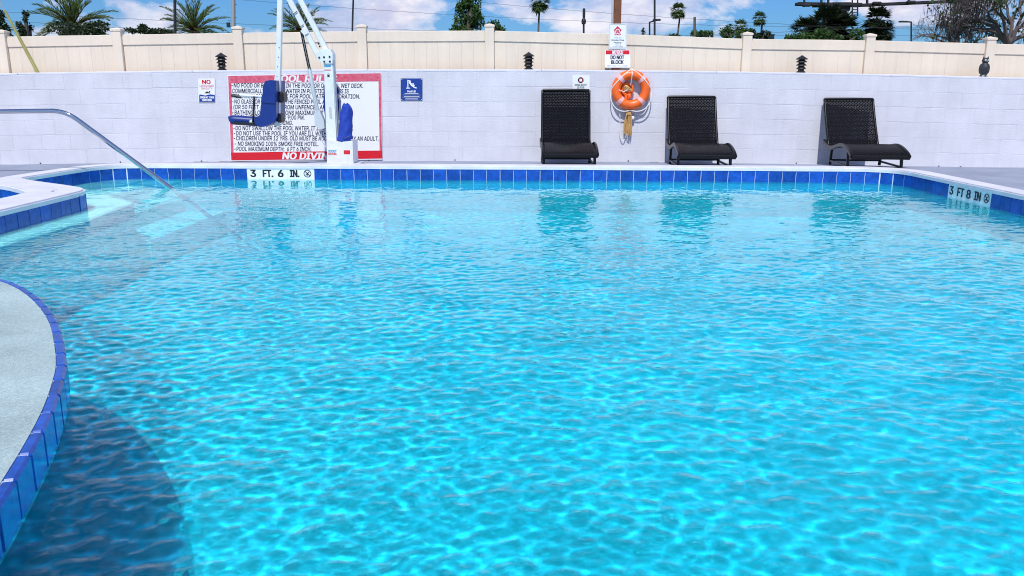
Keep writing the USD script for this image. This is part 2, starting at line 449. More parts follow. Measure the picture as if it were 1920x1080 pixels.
FLOOR_FAR, FLOOR_NEAR = -.84, -1.10
shell = POOL_P.buffer(.12, join_style='mitre').difference(POOL_P).difference(ISLAND_P.buffer(.02))
part(basin, 'side_wall', prism(shell, -2.1, -0.05), PLASTER)
xs, ys = np.linspace(-8.8, 4.6, 68), np.linspace(-.2, 10.2, 53)
X, Y = np.meshgrid(xs, ys); Zf = np.interp(Y, [0, 2.0, 6.5, 11], [FLOOR_NEAR, FLOOR_NEAR, FLOOR_FAR, FLOOR_FAR])
Zf = Zf + np.maximum(.42 * np.clip((X - 3.3) / 1.1, 0, 1) ** 2, .34 * np.clip((Y - 8.9) / 1.0, 0, 1) ** 2 * np.clip((X + 3.2) / 1., 0, 1))
ii = np.arange(X.size).reshape(X.shape)
part(basin, 'floor', (np.stack([X, Y, Zf], -1).reshape(-1, 3), np.stack([ii[:-1, :-1], ii[:-1, 1:], ii[1:, 1:], ii[1:, :-1]], -1).reshape(-1, 4)), PLASTER, smooth=True)
# the steps in the cove and the shelf round the spa wall
tipL = onz(247, 383, WATER_Z - .03)[:2]
ledge_back = lambda x: 7.60 + (x + 4.05) * (tipL[1] - 7.60) / (tipL[0] + 4.05)
for k, x in enumerate((-4.40, -3.98, -3.50)):
    part(basin, 'step', prism(Polygon([(-4.98, 8.0), (-4.6, ledge_back(-4.6) + .02), (x, ledge_back(x) + .02), (x + .06, 9.9), (-4.98, 9.9)]).buffer(0).intersection(POOL_P.buffer(.05)), -1.2, WATER_Z - .09 - .15 * k), LEDGE)
led = Polygon([onz(158, 352, WATER_Z)[:2], tipL, onz(158, 410, WATER_Z)[:2], onz(0, 456, WATER_Z)[:2], (-3.5, 4.8), (-3.9, 4.8), (-3.9, 7.5)]).buffer(.02).intersection(POOL_P.buffer(.03))
part(basin, 'ledge', prism(led, -1.4, WATER_Z - .022), LEDGE)
part(basin, 'spa_wall', prism(SPA_P.buffer(.1).difference(SPA_P), -1.0, -.05), PLASTER)
part(basin, 'spa_floor', prism(SPA_P, -1.05, -1.0), PLASTER)
part(basin, 'grout', prism(POOL_P.buffer(.03, join_style='mitre').difference(POOL_P.buffer(-.003)).difference(ISLAND_P.buffer(.03)), -.185, -.034), GROUT)
part(basin, 'grout', prism(ISLAND_P.difference(ISLAND_P.buffer(-.029)), -.19, -.059), GROUT)
part(basin, 'grout', prism(SPA_P.buffer(.03).difference(SPA_P.buffer(-.003)), -.185, -.034), GROUT)

# the raised deck of pale aggregate at the left
isl = thing('aggregate_deck', kind='structure')
part(isl, 'slab', prism(ISLAND_P.buffer(-.0235), -.19, -.0562), ISLAND)
part(isl, 'footing', prism(ISLAND_P.buffer(-.34), -1.9, -.191), PLASTER)  # set back as an added undercut, so dark shade lies below the rim


def along(line, step):
    """points every step metres along a line, with the direction there"""
    g = LineString(line); n = max(1, round(g.length / step)); s = (np.arange(n) + .5) * g.length / n
    out = []
    for q in s:
        a, b = g.interpolate(max(0, q - .03)), g.interpolate(min(g.length, q + .03)); c = g.interpolate(q)
        d = np.array([b.x - a.x, b.y - a.y]); d /= np.linalg.norm(d)
        out.append((np.array([c.x, c.y]), d))
    return out, g.length / n


def lay_tiles(parent, line, m, z0=-.182, z1=TILE_TOP - .008, name='tile', side=None, step=.1556, gap=.0055, thick=.014, cham=.0018):
    pts, w = along(line, step)
    sd = side or outside(line)
    for c, d in pts:
        nrm = np.array([-d[1], d[0]]) * sd
        p = c + nrm * (-.002 + R.uniform(-.0012, .0008))
        t = cbox((0, sd * (thick / 2 - .007), (z0 + z1) / 2), (w - gap, thick, z1 - z0), cham)
        part(parent, name, xf(t, (p[0], p[1], 0), rz=math.atan2(d[1], d[0])), m)


tiles = thing('waterline_tiles', kind='structure')
for L in (A0, A2, A3): lay_tiles(tiles, L, TILE)
tiles2 = thing('spa_waterline_tiles', kind='structure')
lay_tiles(tiles2, SPA[:max(3, int(len(SPA) * .55))], TILE, side=outside(SPA[:int(len(SPA) * .55)]))
tiles3 = thing('aggregate_deck_edge_tiles', kind='structure')
lay_tiles(tiles3, ISL[5:], TILE, z1=-.0545, z0=-.172, thick=.036, cham=.008, gap=.0022)


def no_diving(x, z, r, y):
    ring = shapely.Point(x, z).buffer(r, 12).difference(shapely.Point(x, z).buffer(r * .80, 12))
    slash = LineString([(x - r * .62, z + r * .62), (x + r * .62, z - r * .62)]).buffer(r * .11)
    body = LineString([(x + r * .45, z + r * .40), (x, z + r * .05), (x - r * .42, z - r * .38)]).buffer(r * .10)
    arm = LineString([(x - .1 * r, z - .55 * r), (x + .1 * r, z + .15 * r)]).buffer(r * .08)
    return panel(ring, y, .002), panel(unary_union([slash, body, arm]), y, .0025)


def marker(words, place, label):
    """five white waterline tiles with black figures; built facing -y about the origin, then placed"""
    t = thing('depth_marker', label, 'depth marker', place[:3], place[3])
    LOC[t] = np.zeros(3)
    W = place[4]; n = 5; w = W / n
    tl = []
    for k in range(n):
        tl.append(part(t, 'tile', cbox((-W / 2 + w * (k + .5), .004, -.11), (w - .003, .016, .144), .002), TILE_WHITE))
    for s, a, b in words:
        part(t, 'lettering', text_at(s, a * W - W / 2, b * W - W / 2, -.142, -.062, -.004, .002), INK)
    for g in no_diving(W / 2 - w * .5, -.103, .045, -.004): part(t, 'no_diving_symbol', g, INK)
    return t


marker([('3', .05, .13), ('FT.', .235, .385), ('6', .46, .54), ('IN.', .64, .775)], ((mk0 + mk1) / 2, yF0, 0, 0, mk1 - mk0), 'white tile depth marker reading 3 FT. 6 IN. below the pool lift')
marker([('3', .04, .125), ('FT', .23, .38), ('8', .45, .54), ('IN', .63, .77)], (4.42, (rm0 + rm1) / 2, 0, -90, rm0 - rm1), 'white tile depth marker reading 3 FT 8 IN on the right side')

def blades_leaf():
    t = np.linspace(0, 1, 9); w = .028 * np.sin(np.pi * t ** .8); x = .13 * (t - .5)
    v = np.vstack([np.column_stack([x, w, .012 * np.sin(np.pi * t)]), np.column_stack([x, -w, .012 * np.sin(np.pi * t)]), np.column_stack([x, 0 * t, .004 + .006 * t])])
    a = np.arange(8)
    return to_vf((v, np.vstack([np.stack([a, 18 + a, 19 + a, a + 1], 1), np.stack([18 + a, 9 + a, 10 + a, 19 + a], 1)])))


# ------------------------------------------------------------------ water: a real wave surface, caustic light put into its transmission colour
N, LT = 1280, 6.4
kx = np.fft.fftfreq(N, LT / N) * 2 * np.pi
KX, KY = np.meshgrid(kx, kx); K = np.hypot(KX, KY); K[0, 0] = 1
lam = 2 * np.pi / K


def field(l0, l1, rms_slope, seed, aniso=0.0):
    rg = np.random.default_rng(seed)
    spec = np.exp(-((np.log(lam) - np.log(math.sqrt(l0 * l1))) / (0.5 * math.log(l1 / l0) + .2)) ** 2) / K ** 2
    spec = spec * (1 + aniso * (KY / K) ** 2); spec[0, 0] = 0
    h = np.fft.ifft2(spec * (rg.normal(size=(N, N)) + 1j * rg.normal(size=(N, N)))).real
    g = np.gradient(h, LT / N); s = math.sqrt(np.mean(g[0] ** 2 + g[1] ** 2))
    return h * (rms_slope / s)


H_LONG = field(.22, .6, .028, 3, .5)
H_MID = field(.05, .125, .078, 4, .6)
H_FINE = field(.028, .07, .095, 5, .6)


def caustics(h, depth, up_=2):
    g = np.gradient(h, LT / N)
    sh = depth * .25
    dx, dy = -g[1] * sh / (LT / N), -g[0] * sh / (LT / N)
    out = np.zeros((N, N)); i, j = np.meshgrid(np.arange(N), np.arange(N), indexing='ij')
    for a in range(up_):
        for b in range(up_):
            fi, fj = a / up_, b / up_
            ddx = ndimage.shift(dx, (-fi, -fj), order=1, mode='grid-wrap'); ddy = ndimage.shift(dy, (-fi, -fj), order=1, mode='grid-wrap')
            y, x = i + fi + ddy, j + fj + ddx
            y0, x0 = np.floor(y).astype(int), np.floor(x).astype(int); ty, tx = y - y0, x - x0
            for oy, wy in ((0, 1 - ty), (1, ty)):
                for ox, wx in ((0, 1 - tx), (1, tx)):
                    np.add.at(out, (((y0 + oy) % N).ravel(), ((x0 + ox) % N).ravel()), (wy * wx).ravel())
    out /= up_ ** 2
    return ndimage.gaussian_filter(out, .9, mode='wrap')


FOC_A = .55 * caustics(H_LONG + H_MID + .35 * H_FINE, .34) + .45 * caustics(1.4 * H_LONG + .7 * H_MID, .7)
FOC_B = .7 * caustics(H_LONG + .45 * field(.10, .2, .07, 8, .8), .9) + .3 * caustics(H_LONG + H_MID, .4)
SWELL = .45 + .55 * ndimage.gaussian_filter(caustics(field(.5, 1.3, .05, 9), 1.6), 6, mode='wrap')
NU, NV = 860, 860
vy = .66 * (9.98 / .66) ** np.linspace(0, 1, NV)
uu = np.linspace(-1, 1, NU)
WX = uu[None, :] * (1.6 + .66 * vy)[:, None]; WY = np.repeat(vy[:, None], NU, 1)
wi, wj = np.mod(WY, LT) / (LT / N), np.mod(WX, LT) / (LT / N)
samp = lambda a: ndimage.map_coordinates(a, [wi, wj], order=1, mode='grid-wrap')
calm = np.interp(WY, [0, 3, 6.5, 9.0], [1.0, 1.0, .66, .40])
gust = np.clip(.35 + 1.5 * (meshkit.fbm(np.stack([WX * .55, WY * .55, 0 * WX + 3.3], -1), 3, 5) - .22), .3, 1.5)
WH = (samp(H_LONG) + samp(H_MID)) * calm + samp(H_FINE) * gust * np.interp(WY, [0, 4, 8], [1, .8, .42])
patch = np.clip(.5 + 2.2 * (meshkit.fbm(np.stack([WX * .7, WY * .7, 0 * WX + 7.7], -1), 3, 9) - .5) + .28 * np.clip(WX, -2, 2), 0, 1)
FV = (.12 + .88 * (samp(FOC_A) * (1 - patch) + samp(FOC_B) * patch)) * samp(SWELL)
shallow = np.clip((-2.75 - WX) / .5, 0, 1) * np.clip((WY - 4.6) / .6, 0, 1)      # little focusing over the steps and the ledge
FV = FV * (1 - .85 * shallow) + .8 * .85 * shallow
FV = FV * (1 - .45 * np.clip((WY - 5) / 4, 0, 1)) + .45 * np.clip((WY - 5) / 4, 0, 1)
wv = np.stack([WX, WY, WATER_Z + WH], -1).reshape(-1, 3)
ii = np.arange(NU * NV).reshape(NV, NU)
wq = np.stack([ii[:-1, :-1], ii[:-1, 1:], ii[1:, 1:], ii[1:, :-1]], -1).reshape(-1, 4)
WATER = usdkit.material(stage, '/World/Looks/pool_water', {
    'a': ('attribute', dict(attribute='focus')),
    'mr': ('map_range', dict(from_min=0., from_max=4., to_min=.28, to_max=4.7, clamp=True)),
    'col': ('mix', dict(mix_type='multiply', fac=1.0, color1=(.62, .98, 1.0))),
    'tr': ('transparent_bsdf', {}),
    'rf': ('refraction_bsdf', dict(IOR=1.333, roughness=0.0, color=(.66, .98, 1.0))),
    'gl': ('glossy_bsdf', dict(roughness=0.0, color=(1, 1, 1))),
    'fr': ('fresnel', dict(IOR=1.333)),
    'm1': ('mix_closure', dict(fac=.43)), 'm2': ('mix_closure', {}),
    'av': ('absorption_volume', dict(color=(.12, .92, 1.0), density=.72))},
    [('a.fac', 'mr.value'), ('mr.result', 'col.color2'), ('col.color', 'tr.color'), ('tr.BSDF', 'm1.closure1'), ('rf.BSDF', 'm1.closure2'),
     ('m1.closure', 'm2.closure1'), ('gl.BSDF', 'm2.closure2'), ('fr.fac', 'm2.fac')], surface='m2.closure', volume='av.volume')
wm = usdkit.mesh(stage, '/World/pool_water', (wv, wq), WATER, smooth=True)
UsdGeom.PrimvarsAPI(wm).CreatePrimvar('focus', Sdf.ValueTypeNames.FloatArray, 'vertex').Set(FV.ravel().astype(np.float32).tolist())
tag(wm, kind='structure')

lf = onz(118, 1004, -1.05)
solo('fallen_leaf', xf(blades_leaf(), (lf[0], lf[1], -1.085)), BARK, label='small dark leaf lying on the pool floor beside the pale deck', cat='leaf')

# ------------------------------------------------------------------ painted block wall
wall = thing('block_wall', 'long painted pale lavender concrete block wall behind the pool deck', 'wall')
BL, BH, TH = .4064, .2045, .20
x_first = ony(867.6, 255, WALL_Y)[0]                   # a vertical joint seen in the photograph
xs = np.linspace(-9.6, 9.6, 60)
core = []
BASE_Z = -.113
TOP_Z = BASE_Z + 6 * BH
for a, b in zip(xs[:-1], xs[1:]):
    m = (a + b) / 2
    core.append(bx((m, WALL_Y + TH / 2 + .0022, (BASE_Z + TOP_Z) / 2 + sag(m) - .06), (b - a, TH - .0005, TOP_Z - BASE_Z + .1)))
part(wall, 'mortar_core', core, MORTAR)
for k in range(6):
    off = x_first + (BL / 2 if k % 2 else 0)
    n0 = math.ceil((-8.1 - off) / BL)
    x = off + n0 * BL
    while x < 7.95:
        zc = BASE_Z + (k + .5) * BH + float(sag(x + BL / 2)); sl = float(sag(x + BL) - sag(x))
        g1, g2 = R.uniform(.0003, .0012), R.choice((.0014, .0020, .0030, .0042, .0060))
        v, f = cbox((0, 0, 0), (BL - g1, TH, BH - g2), R.uniform(.0012, .0030))
        v = v.copy(); v[:, 2] += v[:, 0] / BL * sl
        part(wall, 'block', (v + [x + BL / 2, WALL_Y + TH / 2 + R.uniform(-.0012, .0012), zc + R.uniform(-.0008, .0008)], f), BLOCK)
        x += BL
for a in np.arange(-9.2, 9.1, 2.4):
    c = cbox((0, 0, 0), (2.396, TH + .004, .026), .004); v, f = c; v = v.copy()
    v[:, 2] += sag(v[:, 0] + a + 1.2)
    part(wall, 'cap', (v + [a + 1.2, WALL_Y + TH / 2, TOP_Z + .013], f), WALL_CAP)
WALL_TOP = TOP_Z + .026
# dark tie holes and grime along the foot of the wall
for px, py in ((76, 306), (226, 305.5), (378, 303.5), (600, 301.5), (692, 301), (853, 301.5), (1178, 303), (1493, 307), (1760, 311.5), (1801, 312)):
    p = ony(px, py, WALL_Y)
    part(wall, 'weep_hole', xf(lathe([(0, -.004), (.009, -.004), (.010, .0015), (0, .0015)], 8), (p[0], WALL_Y - .002, deck_z(p[0], WALL_Y) + .018), rx=math.pi / 2), INK)
dirt = []
for k in range(26):
    x = R.uniform(-7.3, 7.3); l = R.uniform(.05, .5)
    dirt.append(bx((x, WALL_Y - .002, float(deck_z(x, WALL_Y)) + .006), (l, .007, R.uniform(.004, .012))))
part(wall, 'foot_grime', dirt, MORTAR, kind='stuff')

# ------------------------------------------------------------------ vinyl fence
FY = 12.17
fence = thing('vinyl_fence', 'tall cream vinyl privacy fence running behind the block wall', 'fence')
posts = [(-221, 74), (5, 69), (221, 65.2), (447, 61.8), (679, 58.6), (918, 57.6), (1160, 64), (1400, 73), (1630, 75.8), (1855, 82), (2082, 87), (2310, 92)]
P3 = [ony(px, py, FY) for px, py in posts]
for (px, py), p in zip(posts, P3):
    x, z = p[0], p[2]
    top = z + .055
    pp = part(fence, 'post', cbox((x, FY, (top - .5) / 2 - .0), (.127, .127, top + .5), .004), FENCE)
    prof = [(.0, .050), (.066, .028), (.072, .024), (.072, .0), (.0, .0)]
    v, f = lathe(prof, 4, (0, 0, 0)); v = v * [1.414, 1.414, 1.0]
    part(pp, 'cap', xf((v, f), (x, FY, top - .006), rz=math.pi / 4), FENCE)
for a, b in zip(P3[:-1], P3[1:]):
    xa, xb = a[0] + .064, b[0] - .064
    zt = lambda x: a[2] + (b[2] - a[2]) * (x - a[0]) / (b[0] - a[0])
    n = 6
    def rail(z_off, h, d, nm):
        v, f = cbox(((xa + xb) / 2, FY, 0), (xb - xa, d, h), .004); v = v.copy(); v[:, 2] += np.vectorize(zt)(v[:, 0]) + z_off - h / 2
        part(fence, nm, (v, f), FENCE)
    rail(0, .142, .05, 'rail'); rail(-1.62, .142, .05, 'rail')
    nb = max(3, round((xb - xa) / .172)); w = (xb - xa) / nb
    for k in range(nb):
        x = xa + (k + .5) * w; zz = zt(x)
        part(fence, 'board', cbox((x, FY + R.uniform(-.0007, .0007), zz - .142 - .74), (w - .0006, .022, 1.48), .0022), FENCE)

# ------------------------------------------------------------------ signs
PW = WALL_Y - .006
def wall_pt(px, py, y=WALL_Y - .01): return ony(px, py, y)


def sign_thing(name, label, poly_px, y, m, depth=.006, cat='sign', radius=0.0):
    pts = np.array([ony(px, py, y)[[0, 2]] for px, py in poly_px]); c = pts.mean(0)
    t = thing(name, label, cat, (c[0], y, pts[:, 1].min()))
    pg = Polygon(pts)
    if radius: pg = pg.buffer(-radius).buffer(radius, 4)
    part(t, 'panel', panel(pg, y, depth), m)
    return t


def quad(px): return Polygon([ony(a, b, WALL_Y - .012)[[0, 2]] for a, b in px])


RY = WALL_Y - .012
rules = sign_thing('pool_rules_sign', 'large red and white POOL RULES board on the wall behind the lift', [(427, 141), (715, 137), (717, 299), (433, 302)], RY, SIGN_WHITE, .008)
yf = RY - .008
def zq(zx, zy): return (400 + zx / 3.375, zy / 3.375)
part(rules, 'top_band', panel(quad([zq(95, 481), zq(1060, 463), zq(1061, 514), zq(97, 527)]), yf, .002), SIGN_RED_FADED)
part(rules, 'bottom_band', panel(quad([zq(113, 965), zq(1068, 952), zq(1070, 1003), zq(115, 1014)]), yf, .002), SIGN_RED)
part(rules, 'side_band', panel(quad([zq(97, 527.5), zq(115, 527), zq(130, 964.5), zq(113, 964.7)]), yf, .002), SIGN_RED_FADED)
part(rules, 'side_band', panel(quad([zq(1046, 515), zq(1061, 514.5), zq(1068, 951.5), zq(1053, 951.7)]), yf, .002), SIGN_RED_FADED)


def sign_text(t, s, zx0, zx1, zy, cap, m, y, conv=zq, name='lettering', shear=.18, bold=True, d=.0016, heavy=True):
    a = ony(*conv(zx0, zy + cap / 2), y); b = ony(*conv(zx1, zy + cap / 2), y); c = ony(*conv(zx0, zy - cap / 2), y)
    part(t, name, text_at(s, a[0], b[0], a[2], c[2], y, d, bold, shear, heavy), m)


LINES = [('-NO FOOD OR BEVERAGES IN THE POOL OR ON POOL WET DECK.', 115, 948, 540), ('COMMERCIALLY BOTTLED WATER IN PLASTIC BOTTLES IS', 120, 858, 575),
         ('ALLOWED ON POOL DECK FOR POOL PATRON HYDRATION.', 120, 928, 608), ('-NO GLASS OR ANIMALS IN THE FENCED POOL AREA', 120, 752, 642),
         ('(OR 50 FEET (15.24 M) FROM UNFENCED AREA)', 128, 752, 677), ('-BATHING LOAD: 30 PERSONS MAXIMUM AT A', 120, 722, 712),
         ('POOL HOURS: 9:00 AM TO 9:00 PM.', 132, 577, 742), ('-SHOWER BEFORE ENTERING.', 124, 503, 776),
         ('-DO NOT SWALLOW THE POOL WATER, IT IS RECIRCULATED.', 127, 885, 810), ('-DO NOT USE THE POOL IF YOU ARE ILL WITH DIARRHEA.', 130, 862, 843),
         ('-CHILDREN UNDER 12 YRS. OLD MUST BE ACCOMPANIED BY AN ADULT.', 130, 1046, 874), ('- NO SMOKING 100% SMOKE FREE HOTEL.', 135, 665, 909), ('-POOL MAXIMUM DEPTH:  6 FT 6 INCH.', 133, 620, 942)]
for s, a, b, zy in LINES: sign_text(rules, s, a, b, zy, 26, INK, yf, heavy=False)
sign_text(rules, 'POOL RULES', 386, 782, 497, 40, SIGN_WHITE, yf - .002)
sign_text(rules, 'NO DIVING', 437, 775, 986, 40, SIGN_WHITE, yf - .002)
for zx, zy in ((118, 505), (1040, 490), (1052, 985), (132, 995), (570, 476)):
    p = ony(*zq(zx, zy), yf)
    part(rules, 'screw', xf(lathe([(.007, 0), (.006, .003), (0, .004)], 8), (p[0], yf - .002, p[2]), rx=math.pi / 2), INK)


def z1(zx, zy): return (zx / 4, zy / 4)
lg = sign_thing('lifeguard_sign', 'small white sign with NO in red and a blue base left of the rules board', [(372, 147), (403, 147), (403, 191.5), (372, 191.5)], PW, SIGN_WHITE, .004, radius=.012)
y = PW - .004
def pl(pts, conv, y): return Polygon([ony(*conv(a, b), y)[[0, 2]] for a, b in pts])
part(lg, 'blue_base', panel(pl([(1494, 712), (1500, 708), (1540, 716), (1575, 707), (1611, 712), (1611, 764), (1494, 764)], z1, y), y, .001), SIGN_BLUE)
sign_text(lg, 'NO', 1518, 1580, 614, 28, SIGN_RED, y, z1, shear=0)
sign_text(lg, 'LIFEGUARD', 1499, 1604, 644, 15, SIGN_RED, y, z1, shear=0, bold=False)
sign_text(lg, 'ON DUTY', 1510, 1592, 663, 14, SIGN_RED, y, z1, shear=0, bold=False)
part(lg, 'swimmer', [panel(pl([(1532, 700), (1552, 684), (1562, 690), (1580, 700), (1560, 700)], z1, y), y, .001), panel(shapely.Point(*ony(*z1(1572, 688), y)[[0, 2]]).buffer(.010), y, .001)], INK)
sign_text(lg, 'SWIM AT YOUR', 1502, 1606, 730, 15, SIGN_WHITE, y - .001, z1, shear=0)
sign_text(lg, 'OWN RISK', 1516, 1590, 750, 15, SIGN_WHITE, y - .001, z1, shear=0)

pls = sign_thing('pool_lift_sign', 'square dark blue accessible Pool Lift sign on the wall right of the rules board', [(751.5, 147), (792, 147), (792, 188), (751.5, 188)], PW, SIGN_BLUE, .004, radius=.006)
fig = []
def ln(pts, w, conv=zq, yy=PW - .004): return LineString([ony(*conv(a, b), yy)[[0, 2]] for a, b in pts]).buffer(w / 3.375 / 134 / 2)
fig = unary_union([ln([(1231, 508), (1231, 556)], 6), ln([(1222, 558), (1243, 558)], 5), ln([(1231, 508), (1248, 514)], 5), ln([(1243, 522), (1256, 540), (1268, 540)], 11), ln([(1256, 540), (1270, 552), (1284, 556)], 7), ln([(1244, 514), (1244, 515)], 10), ln([(1250, 530), (1268, 530)], 4)])
part(pls, 'lift_symbol', panel(fig, PW - .004, .001), SIGN_WHITE)
sign_text(pls, 'Pool Lift', 1228, 1282, 578, 12, SIGN_WHITE, PW - .004, shear=0)
for k, (a, b) in enumerate(((1212, 1298), (1200, 1310), (1206, 1304), (1196, 1312), (1215, 1296))):
    p0, p1 = ony(*zq(a, 592 + 8.5 * k), PW), ony(*zq(b, 592 + 8.5 * k), PW)
    part(pls, 'fine_print', bx(((p0[0] + p1[0]) / 2, PW - .0045, p0[2]), (p1[0] - p0[0], .001, .007)), SIGN_GREY if k % 2 else SIGN_WHITE)
for zx, zy in ((1193, 502), (1318, 502), (1193, 630), (1318, 630)):
    p = ony(*zq(zx, zy), PW); part(pls, 'screw', xf(lathe([(.006, 0), (.005, .003), (0, .0035)], 8), (p[0], PW - .004, p[2]), rx=math.pi / 2), SIGN_WHITE)


def z3(zx, zy): return (840 + zx / 3.375, zy / 3.375)
rb = sign_thing('ring_buoy_sign', 'small white sign with a red and black ring symbol above the first lounger', [(1073.5, 141), (1105.5, 141), (1105.5, 185), (1073.5, 185)], PW, SIGN_WHITE, .004, radius=.01)
y = PW - .004
c = ony(*z3(840, 507), y)[[0, 2]]
ring = shapely.Point(*c).buffer(.040, 12).difference(shapely.Point(*c).buffer(.020, 12))
cross = unary_union([LineString([c + [-.05, -.05], c + [.05, .05]]).buffer(.008), LineString([c + [-.05, .05], c + [.05, -.05]]).buffer(.008)])
part(rb, 'ring_symbol', panel(ring.difference(cross), y, .001), INK)
part(rb, 'ring_symbol', panel(ring.intersection(cross), y, .001), SIGN_RED)
sign_text(rb, 'RING BUOY', 803, 878, 537, 12, SIGN_GREY, y, z3, shear=0)
sign_text(rb, 'IS FOR', 817, 862, 553, 12, SIGN_GREY, y, z3, shear=0)

# brown post with its two signs, between the wall and the fence
by = 12.055
p = ony(1156.5, 60, by)
bp = thing('sign_post', 'square reddish brown post rising behind the block wall and carrying two signs', 'post', (p[0], by, -.35))
part(bp, 'shaft', cbox((p[0], by, 1.2), (.098, .08, 3.3), .005), WOOD_BROWN)
part(bp, 'conduit', tube([(p[0] - .072, by - .01, .95), (p[0] - .072, by - .01, 2.0), (p[0] - .072, by - .01, 2.85)], .014), PIPE_GREY)
SY = by - .05
def zs(zx, zy): return (1110 + zx / 9.82, 30 + zy / 9.82)
s1 = sign_thing('house_symbol_sign', 'upper white portrait sign with a red house on the brown post', [zs(308, 142), zs(640, 142), zs(640, 604), zs(308, 604)], SY, SIGN_WHITE, .004)
y = SY - .004
def wp(pts): return pl(pts, zs, y)
part(s1, 'border', panel(wp([(326, 156), (630, 156), (630, 590), (326, 590)]).difference(wp([(332, 162), (624, 162), (624, 584), (332, 584)])), y, .001), SIGN_GREY)
house = wp([(400, 262), (470, 185), (548, 262), (530, 272), (530, 352), (414, 352), (414, 272)])
inn = unary_union([shapely.Point(*ony(*zs(472, 275), y)[[0, 2]]).buffer(.030), shapely.Point(*ony(*zs(445, 310), y)[[0, 2]]).buffer(.022), shapely.Point(*ony(*zs(500, 310), y)[[0, 2]]).buffer(.022)])
part(s1, 'house_symbol', panel(house.difference(inn), y, .001), SIGN_RED)
part(s1, 'house_symbol', panel(inn.buffer(-.010), y, .001), SIGN_RED_FADED)
for s, a, b, zy, cap in (('This is a', 412, 540, 398, 22), ('Smoke Free', 358, 588, 442, 26), ('Property', 402, 542, 488, 26), ('Visit Us', 420, 530, 532, 18), ('At the Lobby', 380, 570, 562, 16)):
    sign_text(s1, s, a, b, zy, cap, SIGN_GREY, y, zs, shear=0, bold=zy in (442, 488))
s2 = sign_thing('notice_sign', 'lower white NOTICE DO NOT BLOCK sign with a red band on the brown post', [zs(238, 620), zs(704, 620), zs(704, 950), zs(238, 950)], SY - .002, SIGN_WHITE, .004, radius=.016)
y = SY - .006
part(s2, 'red_band', panel(wp([(256, 632), (688, 632), (688, 706), (256, 706)]).buffer(-.004).buffer(.004), y, .001), SIGN_RED)
sign_text(s2, 'NOTICE', 372, 572, 668, 58, SIGN_WHITE, y - .001, zs, shear=.12)
sign_text(s2, 'DO NOT', 342, 590, 760, 66, INK, y, zs, shear=0)
sign_text(s2, 'BLOCK', 352, 578, 848, 66, INK, y, zs, shear=0)
sign_text(s2, 'KEEP CLEAR AT ALL TIMES', 276, 652, 918, 22, SIGN_GREY, y, zs, shear=0, bold=False)

# ------------------------------------------------------------------ lanterns and owl on the wall
def make_lantern():
    t = thing('pagoda_lantern', 'black tiered pagoda lantern on the wall left of the rules board', 'lantern', (0, 0, 0), group='pagoda lanterns on the block wall')
    part(t, 'base', lathe([(0, 0), (.062, 0), (.062, .012), (.050, .022), (.030, .026), (0, .026)], 12), BLACK)
    part(t, 'stem', lathe([(.040, .02), (.040, .19), (0, .19)], 12), BLACK)
    for k, r in enumerate((.062, .068, .072)):
        z = .058 + .045 * k
        part(t, 'louvre', lathe([(.040, z + .024), (r, z), (r + .004, z - .008), (r - .004, z - .008), (.038, z + .012)], 16), BLACK)
    part(t, 'roof', lathe([(.034, .180), (.076, .176), (.080, .186), (.050, .206), (.022, .222), (.010, .232), (0, .236)], 16), BLACK)
    for a in range(4):
        part(t, 'strut', bx((.046 * math.cos(a * 1.57 + .78), .046 * math.sin(a * 1.57 + .78), .11), (.008, .008, .15)), BLACK)
    return t


lan = make_lantern()
lx = [ony(px, 130, WALL_Y + .10)[0] for px in (416.5, 991, 1502)]
def place(path, loc, rz=0):
    x = UsdGeom.Xformable(stage.GetPrimAtPath(path)); ops = x.GetOrderedXformOps()
    ops[0].Set(Gf.Vec3d(*map(float, loc)))
    if rz: x.AddRotateZOp().Set(float(rz))
place(lan, (lx[0], WALL_Y + .10, WALL_TOP + float(sag(lx[0]))))
copy_of(lan, 'pagoda_lantern', 'black tiered pagoda lantern on the wall left of the brown post', 'lantern', (lx[1], WALL_Y + .10, WALL_TOP + float(sag(lx[1]))), 20, 'pagoda lanterns on the block wall')
copy_of(lan, 'pagoda_lantern', 'black tiered pagoda lantern on the wall left of the rightmost lounger', 'lantern', (lx[2], WALL_Y + .10, WALL_TOP + float(sag(lx[2]))), -15, 'pagoda lanterns on the block wall')

ox = ony(1845.5, 130, WALL_Y + .09)[0]; oz = WALL_TOP + float(sag(ox)); oy = WALL_Y + .09
owl = thing('owl_decoy', 'dark plastic owl decoy perched on the wall at far right', 'owl decoy', (ox, oy, oz))
def ell(c, r, n=14):
    m = trimesh.creation.icosphere(2); return np.array(m.vertices) * r + np.array(c), np.array(m.faces)
part(owl, 'body', xf(lathe([(0, 0), (.045, .0), (.052, .012), (.040, .03), (.056, .065), (.062, .11), (.056, .15), (.040, .178), (.030, .19), (0, .195)], 14), (ox, oy, oz)), OWL_DARK, smooth=50)
hd = part(owl, 'head', ell((ox, oy - .004, oz + .215), (.047, .042, .040)), OWL_DARK, smooth=True)
for s in (-1, 1):
    part(hd, 'ear_tuft', xf(lathe([(.014, 0), (.010, .018), (0, .038)], 6), (ox + s * .030, oy - .005, oz + .240)), OWL_DARK)
    part(hd, 'eye_disc', ell((ox + s * .018, oy - .040, oz + .220), (.014, .006, .014)), OWL_PALE)
    part(owl, 'wing', ell((ox + s * .050, oy + .002, oz + .105), (.017, .040, .068)), OWL_DARK, smooth=True)
    part(owl, 'foot', ell((ox + s * .026, oy - .040, oz + .010), (.016, .020, .010)), OWL_PALE)
part(hd, 'beak', xf(lathe([(.008, 0), (.004, .012), (0, .016)], 6), (ox, oy - .044, oz + .208), rx=math.pi / 2), OWL_PALE)
